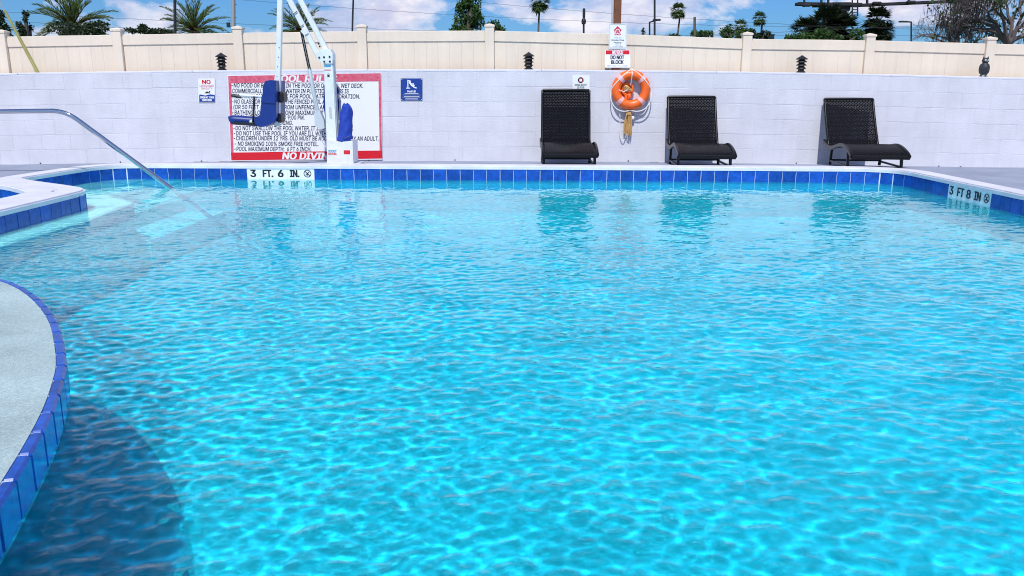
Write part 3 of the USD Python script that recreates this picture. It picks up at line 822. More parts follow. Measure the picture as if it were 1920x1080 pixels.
part(owl, 'breast', ell((ox, oy - .032, oz + .105), (.036, .036, .062)), OWL_PALE if False else OWL_DARK, smooth=True)

# ------------------------------------------------------------------ life ring
c3 = ony(1183, 168.5, WALL_Y - .075)
ringy = thing('life_ring', 'orange life ring with pale bands hanging on the wall between two loungers', 'life ring', c3)
RT, rt = .203, .064
def torus_arc(a0, a1, R0, r0, n, m=16, close=False):
    a = np.linspace(a0, a1, n); p = np.stack([c3[0] + R0 * np.sin(a), 0 * a + c3[1], c3[2] + R0 * np.cos(a)], 1)
    return sweep(p, circ(1, m), closed=False, cap=False, scale=r0)
a = np.arange(56) * 2 * np.pi / 56
part(ringy, 'float', sweep(np.stack([c3[0] + RT * np.sin(a), 0 * a + c3[1], c3[2] + RT * np.cos(a)], 1), circ(1, 16), closed=True, scale=rt), ORANGE, smooth=True)
for k in range(4):
    m = math.radians(45 + 90 * k)
    part(ringy, 'band', torus_arc(m - .13, m + .13, RT, rt + .003, 7), BUOY_WHITE, smooth=True)
gp = []
for k in range(4):
    a0 = math.radians(0 + 90 * k)
    for s in np.linspace(0, 1, 14, endpoint=False):
        an = a0 + s * math.pi / 2
        bulge = math.sin(math.pi * s)
        gp.append((c3[0] + (RT + rt + .006 + (.012 - .05 * (1 if k in (0, 3) else -.35)) * bulge) * math.sin(an), c3[1] - .02 - .045 * bulge * (1 if k in (0, 3) else .3), c3[2] + (RT + rt + .006 - (.03 if k in (0, 3) else -.02) * bulge) * math.cos(an) - .03 * bulge))
part(ringy, 'grab_rope', tube(gp, .0075, 6, closed=True), ROPE_WHITE, smooth=True)
part(ringy, 'tie', tube([(c3[0], c3[1] - .02, c3[2] + RT + rt + .01), (c3[0], c3[1] - .075, c3[2] + RT), (c3[0] - .004, c3[1] - .05, c3[2] + RT - rt - .01), (c3[0] - .008, c3[1] - .02, c3[2] + .06)], .006, 6), ROPE_WHITE)
hk = thing('wall_hook', 'orange bracket with a wound cord inside the life ring on the wall', 'hook', (c3[0] - .045, WALL_Y, c3[2]))
hx, hz = c3[0] - .045, c3[2] + .01
aa = np.linspace(0, 2 * np.pi, 24, endpoint=False)
part(hk, 'bracket', sweep(np.stack([hx + .072 * np.sin(aa), 0 * aa + WALL_Y - .055, hz + .078 * np.cos(aa)], 1), circ(1, 8), closed=True, scale=.017), ORANGE, smooth=True)
part(hk, 'backplate', cbox((hx, WALL_Y - .012, hz - .01), (.13, .022, .16), .008), ORANGE)
part(hk, 'arm', tube([(hx - .025, WALL_Y - .05, hz - .06), (hx - .02, WALL_Y - .07, hz - .1), (hx - .01, WALL_Y - .06, hz - .14)], .022, 8), ORANGE, smooth=True)
part(hk, 'arm', tube([(hx + .035, WALL_Y - .05, hz - .05), (hx + .03, WALL_Y - .07, hz - .1), (hx + .02, WALL_Y - .06, hz - .13)], .018, 8), ORANGE, smooth=True)
cd = []
for k in range(5):
    a0 = np.linspace(0, 2 * np.pi, 18, endpoint=False)
    cd.append(tube(np.stack([hx + .008 * k - .02 + (.030 + .004 * k) * np.sin(a0), WALL_Y - .07 - .006 * k + 0 * a0, hz + .01 + (.040 - .003 * k) * np.cos(a0 + k * .3)], 1), .0075, 6, closed=True))
part(hk, 'wound_cord', cd, ROPE_YELLOW, smooth=True)
part(hk, 'loose_cord', tube([(hx - .01, WALL_Y - .1, hz - .01), (hx - .06, WALL_Y - .13, hz - .035), (hx - .11, WALL_Y - .13, hz - .02), (hx - .16, WALL_Y - .12, hz + .01)], .006, 6), ROPE_WHITE)

rp = thing('rope_hank', 'hank of yellow rescue rope hanging below the life ring', 'rope', (c3[0], WALL_Y, c3[2] - .3))
rx0, rz0 = c3[0] - .02, c3[2] - RT - rt - .02
st = []
for k in range(22):
    x = R.uniform(-.042, .042); yo = R.uniform(-.03, .03); zb = rz0 - R.uniform(.27, .335)
    xx = x * 1.25 + R.uniform(-.012, .012)
    st.append(tube([(rx0 + x * .5, WALL_Y - .055 + yo, rz0 + .02), (rx0 + x, WALL_Y - .06 + yo, rz0 - .08), (rx0 + xx, WALL_Y - .055 + yo, rz0 - .2), (rx0 + xx * .9, WALL_Y - .05 + yo, zb)], .0068, 6))
part(rp, 'strand_bundle', st, ROPE_YELLOW, smooth=True)
wr = []
for k in range(4):
    wr.append(tube(np.stack([rx0 + .036 * np.cos(aa), WALL_Y - .057 + .040 * np.sin(aa), rz0 - .012 - .013 * k + .006 * np.sin(aa + k)], 1), .007, 6, closed=True))
part(rp, 'binding', wr, ROPE_YELLOW, smooth=True)
def hang(pts, n=20):
    p = np.array(pts, float); t = np.linspace(0, len(p) - 1, n); k = np.clip(t.astype(int), 0, len(p) - 2)
    from scipy.interpolate import CubicSpline
    return CubicSpline(np.arange(len(p)), p)(t)
part(rp, 'loop', tube(hang([(rx0 - .13, WALL_Y - .05, c3[2] - .1), (rx0 - .115, WALL_Y - .035, rz0 - .05), (rx0 - .11, WALL_Y - .03, rz0 - .2), (rx0 - .10, WALL_Y - .03, rz0 - .35), (rx0 - .06, WALL_Y - .03, rz0 - .41), (rx0 - .03, WALL_Y - .03, rz0 - .36), (rx0 - .01, WALL_Y - .04, rz0 - .31)]), .006, 6), ROPE_WHITE, smooth=True)
part(rp, 'loop', tube(hang([(rx0 - .01, WALL_Y - .05, rz0 - .30), (rx0 + .01, WALL_Y - .03, rz0 - .385), (rx0 + .035, WALL_Y - .03, rz0 - .32), (rx0 + .045, WALL_Y - .04, rz0 - .25)]), .006, 6), ROPE_WHITE, smooth=True)
part(rp, 'loop', tube(hang([(c3[0] + RT + .05, c3[1] - .01, c3[2] - .05), (c3[0] + .24, WALL_Y - .04, c3[2] - .22), (c3[0] + .17, WALL_Y - .03, c3[2] - .33), (c3[0] + .06, WALL_Y - .04, c3[2] - .31), (rx0 + .03, WALL_Y - .05, rz0 - .02)]), .006, 6), ROPE_WHITE, smooth=True)
part(rp, 'knot', ell((rx0 + .065, WALL_Y - .05, rz0 - .09), (.022, .02, .03)), ROPE_WHITE, smooth=True)

# ------------------------------------------------------------------ loungers
def ribbon(prof, x0, x1, th):
    """a slab whose side outline follows prof ((y, z) points along the top)"""
    p = np.asarray(prof, float); t = np.gradient(p, axis=0); t /= np.linalg.norm(t, axis=1, keepdims=True); n = np.stack([-t[:, 1], t[:, 0]], 1)
    n[n[:, 1] < 0] *= -1 if True else 1
    lo = p - n * th
    out = np.vstack([p, lo[::-1]])
    return p, lo, n


def weave(prof, width, pitch_y=.021, pitch_x=.021, r=.0065):
    """flat wicker: strips running across, over and under cords running along; prof is a dense (y, z) curve"""
    p = np.asarray(prof, float); s = np.concatenate([[0], np.cumsum(np.linalg.norm(np.diff(p, axis=0), axis=1))])
    t = np.gradient(p, axis=0); t /= np.linalg.norm(t, axis=1, keepdims=True); n = np.stack([-t[:, 1], t[:, 0]], 1)
    n = np.where(n[:, 1:] < 0, -n, n)
    rows = np.arange(pitch_y / 2, s[-1], pitch_y); xs = np.arange(-width / 2, width / 2 + 1e-6, pitch_x)
    vs, fs, k = [], [], 0
    for i, q in enumerate(rows):
        c = np.array([np.interp(q, s, p[:, 0]), np.interp(q, s, p[:, 1])]); nn_ = np.array([np.interp(q, s, n[:, 0]), np.interp(q, s, n[:, 1])]); tt = np.array([np.interp(q, s, t[:, 0]), np.interp(q, s, t[:, 1])])
        ph = (np.arange(len(xs)) + i) % 2
        h = np.where(ph == 0, r, -r)
        for e, hh in ((-.478, 0.), (.478, 0.)):
            pt = c[None] + tt[None] * e * pitch_y + nn_[None] * (h)[:, None]
            vs.append(np.column_stack([xs, pt]))
        m = len(xs); a = np.arange(m - 1)
        fs.append(np.stack([k + a, k + a + 1, k + m + a + 1, k + m + a], 1)); k += 2 * m
    return to_vf((np.vstack(vs), np.vstack(fs)))


def make_lounger(name_label, lean, loc, rz, seat_len=1.28):
    """origin under the backrest hinge on the deck; the seat runs towards -y"""
    t = thing('lounger', name_label, 'lounger', loc, rz, group=None)
    LOC[t] = np.zeros(3)
    W = .67; hz_ = .235
    # seat profile from behind the hinge to the foot
    ctrl = np.array([(.22, .30), (.05, .255), (-.12, .235), (-.32, .245), (-.55, .285), (-.78, .300), (-1.0, .270), (-1.16, .225), (-1.22, .19)])
    from scipy.interpolate import CubicSpline
    prof = CubicSpline(np.arange(len(ctrl)), ctrl)(np.linspace(0, len(ctrl) - 1, 60))
    seatp = prof[8:]
    part(t, 'seat', weave(seatp, W - .05), WICKER)
    bl = .74
    bprof = np.array([(.0 + math.sin(lean) * bl * q + .018 * math.sin(math.pi * q), hz_ + .01 + math.cos(lean) * bl * q) for q in np.linspace(0, 1, 40)])
    bk = part(t, 'backrest', weave(bprof, W - .06), WICKER)
    for s in (-1, 1):
        q = np.column_stack([np.full(len(bprof), s * (W / 2 - .018)), bprof]); part(bk, 'edge_roll', tube(q[::3], .0185, 8), WICKER, smooth=True)
    q = [(-(W / 2 - .018), *bprof[-1]), (0, bprof[-1][0] + .002, bprof[-1][1] + .003), (W / 2 - .018, *bprof[-1])]
    part(bk, 'edge_roll', tube(q, .0195, 8), WICKER, smooth=True)
    # a dark backing mesh so that the weave is not see-through everywhere
    def sheet(pr, w, off):
        p = np.asarray(pr)[::3]; v = np.vstack([np.column_stack([np.full(len(p), -w / 2), p]), np.column_stack([np.full(len(p), w / 2), p])]); v[:, 1] += off[0]; v[:, 2] += off[1]
        k = len(p); a = np.arange(k - 1); return v, np.stack([a, a + 1, a + 1 + k, a + k], 1)
    xs_ = np.arange(-(W - .06) / 2, (W - .06) / 2 + 1e-6, .021)
    part(bk, 'warp_cords', [tube(np.column_stack([np.full(9, x), bprof[::5, 0] if len(bprof[::5]) == 9 else np.interp(np.linspace(0, 1, 9), np.linspace(0, 1, 40), bprof[:, 0]), np.interp(np.linspace(0, 1, 9), np.linspace(0, 1, 40), bprof[:, 1])]), .0050, 4) for x in xs_], WICKER_FRAME)
    part(t, 'seat_backing', sheet(seatp, W - .05, (0, -.016)), WICKER_FRAME)
    for s in (-1, 1):
        q = np.column_stack([np.full(len(prof), s * (W / 2 - .004)), prof[:, 0], prof[:, 1] - .012])[::2]
        part(t, 'side_rail', sweep(q, rect(.036, .052, .010)), WICKER, smooth=30)
    q = np.array([(-(W / 2), -1.215, .178), (0, -1.22, .178), (W / 2, -1.215, .178)])
    part(t, 'front_rail', sweep(q, rect(.045, .050, .012)), WICKER, smooth=30)
    part(t, 'cross_rail', sweep(np.array([(-(W / 2), .2, .285), (0, .2, .285), (W / 2, .2, .285)]), rect(.035, .035, .008)), WICKER)
    for s in (-1, 1):
        x = s * (W / 2 - .02)
        part(t, 'leg', sweep([(x, -.20, .235), (x, -.17, .12), (x, -.15, .0)], rect(.030, .034, .006)), WICKER_FRAME)
        part(t, 'leg', sweep([(x, -.98, .262), (x, -1.0, .13), (x, -1.02, .0)], rect(.030, .034, .006)), WICKER_FRAME)
        part(t, 'stretcher', bar((x, -.155, .05), (x, -1.01, .05), .022, .022), WICKER_FRAME)
        part(t, 'back_prop', bar((s * .2, .03, .26), (s * .2, .12 + .1 * lean, .45), .016, .016), WICKER_FRAME)
    part(t, 'stretcher', bar((-(W / 2 - .02), -.155, .06), (W / 2 - .02, -.155, .06), .022, .022), WICKER_FRAME)
    return t


def set_lounger(px_top, py_top, gap, rz, label, front_z=-.05):
    top = ony(px_top, py_top, WALL_Y - gap)
    dz = -.085
    L = .74
    ca = min(.995, (top[2] - dz - .245) / L); lean = math.acos(ca)
    yh = WALL_Y - gap - L * math.sin(lean)
    r = math.radians(rz)
    loc = (top[0] - (-math.sin(r)) * (L * math.sin(lean)), yh, dz)
    return make_lounger(label, lean, loc, rz)


set_lounger(1061, 169.5, .17, -1.0, 'black wicker lounger with the most upright back, below the small ring sign')
set_lounger(1296.5, 182, .13, -4.0, 'black wicker lounger just right of the orange life ring')
set_lounger(1591, 186, .10, -7.0, 'black wicker lounger at the right, farthest from the life ring')

# ------------------------------------------------------------------ pool lift
LY = 10.50
def lp(px, py, y=LY): return ony(px, py, y)
base_c = lp(639, 308)
dzl = float(deck_z(base_c[0], LY))
lift = thing('pool_lift', 'white pool lift with blue chair standing on the deck before the rules board', 'pool lift', (base_c[0], LY, dzl))
a, b = lp(615, 309), lp(663, 308)
zt_ = lp(640, 264)[2]
def hexa(pts_px, y0, y1):            # polygon traced on the plane y0, given depth to y1
    P = Polygon([ony(px, py, y0)[[0, 2]] for px, py in pts_px]).buffer(0)
    return upright(prism(P, 0, y1 - y0), 0, y1, 0)
part(lift, 'base_plate', cbox((base_c[0] + .03, LY + .06, dzl + .012), (.42, .5, .024), .006), GREY_PLASTIC)
part(lift, 'base_box', hexa([(613, 306), (662.5, 308), (661, 264), (640, 266), (614, 262)], LY - .12, LY + .22), WHITE_PAINT)
part(lift, 'mast', hexa([(613, 285), (632, 285), (622.5, 103), (606.5, 103)], LY - .075, LY + .075), WHITE_PAINT)
part(lift, 'mast_side', hexa([(632.2, 264), (633.4, 264), (623.8, 104), (622.6, 104)], LY - .065, LY + .065), GREY_PLASTIC)
part(lift, 'mast_head', hexa([(594, 100), (600, 92), (619, 92), (623.5, 101), (623.5, 119), (605, 119), (594, 110)], LY - .09, LY + .09), WHITE_PAINT)
def arm(p0, p1, w, d): return sweep([lp(*p0), (lp(*p0) + lp(*p1)) / 2, lp(*p1)], rect(d, w, .006))
part(lift, 'lower_arm', bar(lp(598, 106), lp(516, -52), .062, .062, .008), WHITE_PAINT)
part(lift, 'upper_arm', bar(lp(614, 98, LY + .01), lp(526, -72, LY + .01), .070, .062, .008), WHITE_PAINT)
for q in ((598.5, 108), (607.5, 107), (618, 106.5), (608, 115.5), (618.5, 115.2), (597.5, 82), (599.5, 87)):
    c = lp(*q, LY - .09); part(lift, 'bolt', xf(lathe([(.013, 0), (.011, .008), (0, .009)], 6), c, rx=math.pi / 2), BLACK)
for (p0, p1) in (((549, 27), (557, 21)), ((561, 52), (569, 46))):
    part(lift, 'arm_mark', bar(lp(*p0, LY - .042), lp(*p1, LY - .042), .008, .006), BLACK)
part(lift, 'arm_bracket', hexa([(563, 58), (572, 52), (578, 62), (570, 66)], LY - .045, LY + .045), WHITE_PAINT)
for d in (-1.6, 1.6):
    part(lift, 'actuator_rod', tube([lp(565.5 + d, 60, LY - .01), lp(573 + d, 96, LY - .01), lp(580.5 + d, 131, LY - .01)], .0085, 8), BLACK, smooth=True)
part(lift, 'actuator_rod', tube([lp(565.5, 60, LY), lp(573, 96, LY), lp(580.5, 131, LY)], .010, 8), GREY_PLASTIC, smooth=True)
part(lift, 'actuator_tube', tube([lp(580, 129), lp(587, 168), lp(595.5, 209)], .024, 12), GREY_PLASTIC, smooth=True)
part(lift, 'actuator_motor', hexa([(589, 211), (599, 207), (607, 226), (608.5, 240), (601, 243), (590.5, 236)], LY - .05, LY + .05), GREY_PLASTIC)
part(lift, 'motor_cable', tube(hang([lp(604, 243), lp(602, 255), lp(606, 268), lp(612, 276)]), .007, 6), GREY_PLASTIC)
# hanging seat tube and the chair seen from its side
part(lift, 'seat_tube', bar(lp(527.5, -72, LY - .02), lp(519.5, 236, LY - .02), .062, .062, .006), WHITE_PAINT)
for k in range(5):
    q = lp(523.2 - k * 1.35, 89 + 18 * k, LY - .055); part(lift, 'tube_hole', xf(lathe([(.006, 0), (.005, .002), (0, .002)], 6), q, rx=math.pi / 2), BLACK)
SEY = LY + .02
shell_px = [(517.5, 151), (507, 150), (497.5, 152), (493.5, 160), (492, 178), (490, 192), (488, 206), (487.5, 216), (480, 220), (476, 224), (478, 231), (486, 238), (493, 238), (507, 233), (514, 228), (517.5, 220)]
part(lift, 'chair_shell', hexa(shell_px, SEY - .20, SEY + .22), BLUE_PLASTIC)
part(lift, 'chair_rib', hexa([(491, 177), (515.5, 176), (515.5, 194), (489, 192)], SEY - .212, SEY - .198), BLUE_PLASTIC)
part(lift, 'seat_pad', tube(hang([lp(431, 226, SEY - .05), lp(440, 225, SEY - .05), lp(462, 226.5, SEY - .05), lp(486, 228, SEY - .05)], 12), np.interp(np.arange(12), [0, 1, 3, 11], [.02, .05, .058, .058]), 12), BLUE_PLASTIC, smooth=True)
part(lift, 'seat_underside', hexa([(438, 229), (482, 230), (482, 235), (437, 233.5)], SEY - .15, SEY + .1), BLACK)
part(lift, 'armrest_bar', tube([lp(450, 178.5, SEY - .15), lp(470, 179.5, SEY - .15), lp(493, 181, SEY - .15)], .017, 8), WHITE_PAINT)
part(lift, 'armrest_grip', tube([lp(433.5, 178.5, SEY - .15), lp(442, 179.5, SEY - .15), lp(452, 182, SEY - .15)], .019, 8), BLACK)
part(lift, 'armrest_grip', tube([lp(463, 178, SEY + .1), lp(471, 178, SEY + .1), lp(479, 179, SEY + .1)], .013, 8), BLACK)
part(lift, 'seat_belt', bar(lp(477, 181, SEY - .16), lp(474.5, 229, SEY - .16), .05, .012), BLACK)
part(lift, 'footrest_joint', ell(lp(472, 229, SEY - .1), (.03, .04, .03)), GREY_PLASTIC, smooth=True)
part(lift, 'rear_bracket', cbox(lp(529, 182, SEY), (.085, .2, .13), .02), BLACK)
part(lift, 'rear_bracket', cbox(lp(526.5, 221, SEY), (.06, .2, .11), .02), BLACK)
part(lift, 'battery_case', hexa([(606.5, 160), (630, 160), (633, 164), (636, 172), (633, 180), (636.5, 190), (635, 226), (629.5, 227), (628, 232), (611, 228), (606.5, 200)], LY + .085, LY + .2), BLUE_PLASTIC)
# logo, stickers
ylf = LY - .12
def zl(zx, zy): return (420 + zx / 5.683, 130 + zy / 5.683)
sign_text(lift, 'SCOUT', 1112, 1200, 872, 26, LOGO_BLUE, ylf, zl, 'logo_lettering', shear=.1)
sign_text(lift, 'EXCEL', 1114, 1206, 902, 20, SIGN_RED, ylf, zl, 'logo_lettering', shear=0)
part(lift, 'warning_sticker', hexa([zl(1276, 862), zl(1342, 862), zl(1342, 904), zl(1276, 904)], ylf - .002, ylf + .001), SIGN_RED)
ym = LY - .075
def zm(zx, zy): return (420 + zx / 6.353, zy / 6.353)
part(lift, 'mast_decal', hexa([zm(1194, 776), zm(1272, 776), zm(1272, 797), zm(1194, 797)], ym - .002, ym + .001), LOGO_BLUE)
part(lift, 'mast_decal', hexa([zm(1194, 829), zm(1272, 829), zm(1272, 839), zm(1194, 839)], ym - .002, ym + .001), SIGN_RED)
part(lift, 'padlock_symbol', hexa([zm(1230, 892), zm(1258, 892), zm(1258, 916), zm(1230, 916)], ym - .002, ym + .001), INK)
part(lift, 'padlock_symbol', tube([lp(*zm(1235, 893), ym), lp(*zm(1237, 880), ym), lp(*zm(1246, 877), ym), lp(*zm(1253, 882), ym), lp(*zm(1254, 893), ym)], .003, 5), INK)
part(lift, 'mast_label', hexa([zl(1118, 402), zl(1144, 402), zl(1152, 526), zl(1124, 526)], ym - .002, ym + .001), PIPE_GREY)

# blue cover pouch hanging at the mast's right
bag_y = LY - .05
outl = [(643, 196), (648, 194), (655, 196.5), (660.5, 204), (661.5, 214), (660, 226), (661, 238), (659, 252), (662, 257), (658, 264), (645, 266.5), (634, 265), (630.5, 261), (635, 254), (636, 240), (637, 224), (639, 208)]
P = Polygon([ony(px, py, bag_y)[[0, 2]] for px, py in outl]).buffer(.004)
cx_, cz_ = P.centroid.x, P.centroid.y
rings = []
zs_ = np.linspace(P.bounds[1] + .002, P.bounds[3] - .002, 40)
prof_l, prof_r = [], []
for z in zs_:
    g = P.intersection(LineString([(-9, z), (9, z)])); prof_l.append(g.bounds[0]); prof_r.append(g.bounds[2])
prof_l, prof_r = ndimage.gaussian_filter1d(prof_l, 1), ndimage.gaussian_filter1d(prof_r, 1)
an = np.arange(28) * 2 * np.pi / 28
vb = []
for k, z in enumerate(zs_):
    m, w = (prof_l[k] + prof_r[k]) / 2, (prof_r[k] - prof_l[k]) / 2
    fold = 1 + .10 * np.sin(3 * an + 9 * z) * np.sin(14 * z + an) + .05 * np.sin(5 * an - 30 * z)
    vb.append(np.column_stack([m + w * np.cos(an), bag_y + .075 * np.sin(an) * fold * min(1, w / .05), np.full(28, z) + .008 * np.sin(2 * an + k * .5)]))
vb = np.vstack(vb); nn2 = 28
i, j = np.meshgrid(np.arange(39), np.arange(28), indexing='ij'); j2 = (j + 1) % 28
qb = np.stack([i * 28 + j, i * 28 + j2, (i + 1) * 28 + j2, (i + 1) * 28 + j], -1).reshape(-1, 4)
bag = thing('cover_pouch', 'creased bright blue fabric cover hung on the right of the pool lift mast', 'cover', (cx_, bag_y, P.bounds[1]))
part(bag, 'fabric', (vb, qb), BLUE_CLOTH, smooth=True)
part(bag, 'drawstring', tube([(cx_ - .07, bag_y - .06, P.bounds[1] + .075), (cx_ - .01, bag_y - .082, P.bounds[1] + .055), (cx_ + .06, bag_y - .07, P.bounds[1] + .085)], .005, 6), BLUE_PLASTIC)

# ------------------------------------------------------------------ handrail
hr = thing('handrail', 'polished steel handrail sloping down into the water at the left', 'handrail', (-3.7, 9.0, WATER_Z))
hy = 9.0
e0, e1, e2 = ony(322, 354, hy), ony(122, 207.5, hy), ony(0, 209, hy)
d = (e0 - e1); low = e0 + d / np.linalg.norm(d) * .9
u1 = (e0 - e1) / np.linalg.norm(e0 - e1); u2 = (e2 - e1) / np.linalg.norm(e2 - e1)
bend = [e1 + u2 * q for q in (.16,)] ; rr = .15
arc = [(1 - t) ** 2 * (e1 + u2 * rr) + 2 * t * (1 - t) * e1 + t * t * (e1 + u1 * rr) for t in np.linspace(0, 1, 9)]
e3 = e1 + u2 * 1.25
a2 = [(1 - t) ** 2 * e3 + 2 * t * (1 - t) * (e3 + u2 * .25) + t * t * (e3 + u2 * .25 + [0, 0, -.25]) for t in np.linspace(0, 1, 8)]
end = e3 + u2 * .25; end = np.array([end[0], end[1], -.03])
part(hr, 'rail', tube(np.vstack([[end], a2[::-1], arc[0:1] * 1, arc[1:], [(e1 + u1 * .6)], [e0], [low]]), .0245, 14), STEEL, smooth=True)
part(hr, 'escutcheon', xf(lathe([(.06, 0), (.055, .02), (.028, .03)], 16), (end[0], end[1], -.035)), STEEL, smooth=30)

# ------------------------------------------------------------------ beyond the fence
GZ = -.35


def blades(base, tip, w, rng, droop=0.0, n=1):
    """one tapered leaf blade per row, two triangles each, folded a little"""
    base, tip = np.asarray(base), np.asarray(tip); m = len(base)
    d = tip - base; l = np.linalg.norm(d, axis=1, keepdims=True)
    s = np.cross(d, rng.normal(size=(m, 3))); s /= np.linalg.norm(s, axis=1, keepdims=True) + 1e-9
    w = np.broadcast_to(np.asarray(w, float), (m,))[:, None]
    mid = base + d * .45 - np.array([0, 0, 1.0]) * droop * l
    v = np.stack([base, mid + s * w, tip - np.array([0, 0, 1.0]) * droop * 2 * l, mid - s * w], 1).reshape(-1, 3)
    k = np.arange(m)[:, None] * 4
    return v, np.vstack([k + [0, 1, 2], k + [0, 2, 3]])


def date_crown(c, L, nf, seed, lo=-.35, hi=1.45, flat=1.0):
    """feather-palm crown: arching fronds of paired leaflets"""
    rg = np.random.default_rng(seed); out = []; rach = []
    for i in range(nf):
        q = (i + .5) / nf; el = lo + (hi - lo) * (1 - q) ** .8 + rg.normal() * .08; az = i * 2.399 + rg.normal() * .15
        ln = L * rg.uniform(.85, 1.1) * (0.8 + .2 * math.cos(el))
        s = np.linspace(0, 1, 30); bend = el - (.55 + .5 * max(0, 1 - abs(el))) * s ** 1.5
        dx = np.cumsum(np.cos(bend)) / 30 * ln; dz = np.cumsum(np.sin(bend)) / 30 * ln
        p = np.stack([dx * math.cos(az), dx * math.sin(az) * flat, dz], 1) + c
        t = np.gradient(p, axis=0); t /= np.linalg.norm(t, axis=1, keepdims=True)
        side = np.array([-math.sin(az), math.cos(az), 0]); upv = np.cross(t, side)
        rach.append(tube(p[::5], np.linspace(.03, .008, 6) * L / 2, 4))
        for sg in (-1, 1):
            k = np.arange(4, 30); fr = s[k]
            ll = L * .19 * np.sin(np.pi * np.clip(fr * .85 + .12, 0, 1)) ** .6
            dirv = t[k] * .85 + sg * side * .55 - upv[k] * .42 * (1 if upv[k][0][2] < 0 else -1) + rg.normal(size=(len(k), 3)) * .08
            dirv /= np.linalg.norm(dirv, axis=1, keepdims=True)
            out.append(blades(p[k], p[k] + dirv * ll[:, None], .0085 * L, rg, .03))
    return out, rach


def fan_leaf(c, d, r, rg, nseg=15, spread=2.3):
    """one palmate leaf at c facing along d"""
    d = d / np.linalg.norm(d); a = np.cross(d, [0, 0, 1.0]); a /= np.linalg.norm(a) + 1e-9; b = np.cross(a, d)
    th = np.linspace(-spread, spread, nseg) * .62
    tip = c + r * (np.cos(th)[:, None] * d + np.sin(th)[:, None] * a) * rg.uniform(.85, 1.05, nseg)[:, None] - np.array([0, 0, 1.0]) * (r * .22 * np.abs(rg.normal(size=nseg)))[:, None]
    hw = r * .085
    e = -np.sin(th)[:, None] * d + np.cos(th)[:, None] * a
    mid = c + (tip - c) * .62
    v = np.stack([np.repeat(c[None], nseg, 0), mid + e * hw, tip, mid - e * hw], 1).reshape(-1, 3)
    k = np.arange(nseg)[:, None] * 4
    return v, np.vstack([k + [0, 1, 2], k + [0, 2, 3]])


def fan_crown(c, r, n, seed, lo=-.9, hi=1.4):
    rg = np.random.default_rng(seed); leaf, pet = [], []
    for i in range(n):
        q = (i + .5) / n; el = lo + (hi - lo) * (1 - q) + rg.normal() * .12; az = i * 2.399 + rg.normal() * .2
        d = np.array([math.cos(el) * math.cos(az), math.cos(el) * math.sin(az), math.sin(el)])
        pl_ = r * .48 * rg.uniform(.8, 1.15); h = c + d * pl_
        leaf.append(fan_leaf(h, d + np.array([0, 0, -.35]), r * .56 * rg.uniform(.85, 1.1), rg))
        pet.append(tube([c, c + d * pl_ * .5 + [0, 0, .02 * r], h], .012 * r, 3))
    return leaf, pet


def trunk_mesh(x, y, z0, z1, r0, r1, wob=.05, seed=0, n=9):
    rg = np.random.default_rng(seed); t = np.linspace(0, 1, n)
    p = np.column_stack([x + wob * np.sin(t * 2.2 + seed) * t, y + 0 * t, z0 + (z1 - z0) * t])
    return tube(p, r0 + (r1 - r0) * t + .04 * r0 * rg.normal(size=n), 10)


def leaf_cloud(blobs, n, size, seed, keep=.55):
    """leaf-sized faces through the volume of several blobs, clumped, with gaps"""
    rg = np.random.default_rng(seed); V = []
    tot = sum(b[3] * b[4] * b[5] for b in blobs)
    for (x, y, z, a, b, c) in blobs:
        m = int(n * (a * b * c) / tot)
        u = rg.normal(size=(m * 3, 3)); u /= np.linalg.norm(u, axis=1, keepdims=True); u *= rg.uniform(.25, 1.0, (m * 3, 1)) ** (1 / 2.2)
        p = u * [a, b, c] + [x, y, z]
        g = meshkit.fbm(p / (size * 7) + seed * 3.1, 3, seed)
        V.append(p[g > np.quantile(g, 1 - keep)][:m])
    p = np.vstack(V); d = rg.normal(size=p.shape) + [0, 0, -.2]; d /= np.linalg.norm(d, axis=1, keepdims=True)
    return blades(p, p + d * size * rg.uniform(.7, 1.4, (len(p), 1)), size * .30, rg, .08)


def limbs(x, y, z0, tips, r0):
    out = []
    for (tx, ty, tz) in tips:
        m = np.array([(x * .6 + tx * .4), (y * .6 + ty * .4), z0 + (tz - z0) * .62])
        out.append(tube([(x, y, z0), m, (tx, ty, tz)], np.array([r0, r0 * .65, r0 * .25]), 6))
    return out


def palm_feather(label, px, py, Y, width_px, seed, old=True, nf=40, group=None):
    c = ony(px, py, Y); L = width_px * Y / F_PX * .56
    t = thing('date_palm', label, 'palm tree', (c[0], Y, GZ), group=group)
    part(t, 'trunk', trunk_mesh(c[0], Y, GZ, c[2] - .02, .32, .26, 0, seed), BARK)
    f, r = date_crown(c, L, nf, seed)
    part(t, 'crown', f, PALM_GREEN); part(t, 'frond_stalks', r, PALM_OLD)
    f, r = date_crown(c - [0, 0, .05], L * .62, 16, seed + 50, lo=-.9, hi=-.2)
    part(t, 'old_fronds', f, PALM_OLD)
    f, r = date_crown(c, L * .34, 14, seed + 90, lo=.2, hi=1.5)
    part(t, 'boots', f, PALM_OLD)
    return t


palm_feather('large date palm with arching fronds behind the fence at far left', 137, 50, 46., 150, 1)
palm_feather('date palm with a round crown cut by a thin dark pole', 364, 58, 50., 124, 2)
palm_feather('date palm partly hidden by the white arms of the pool lift', 563, 58, 50., 112, 3)


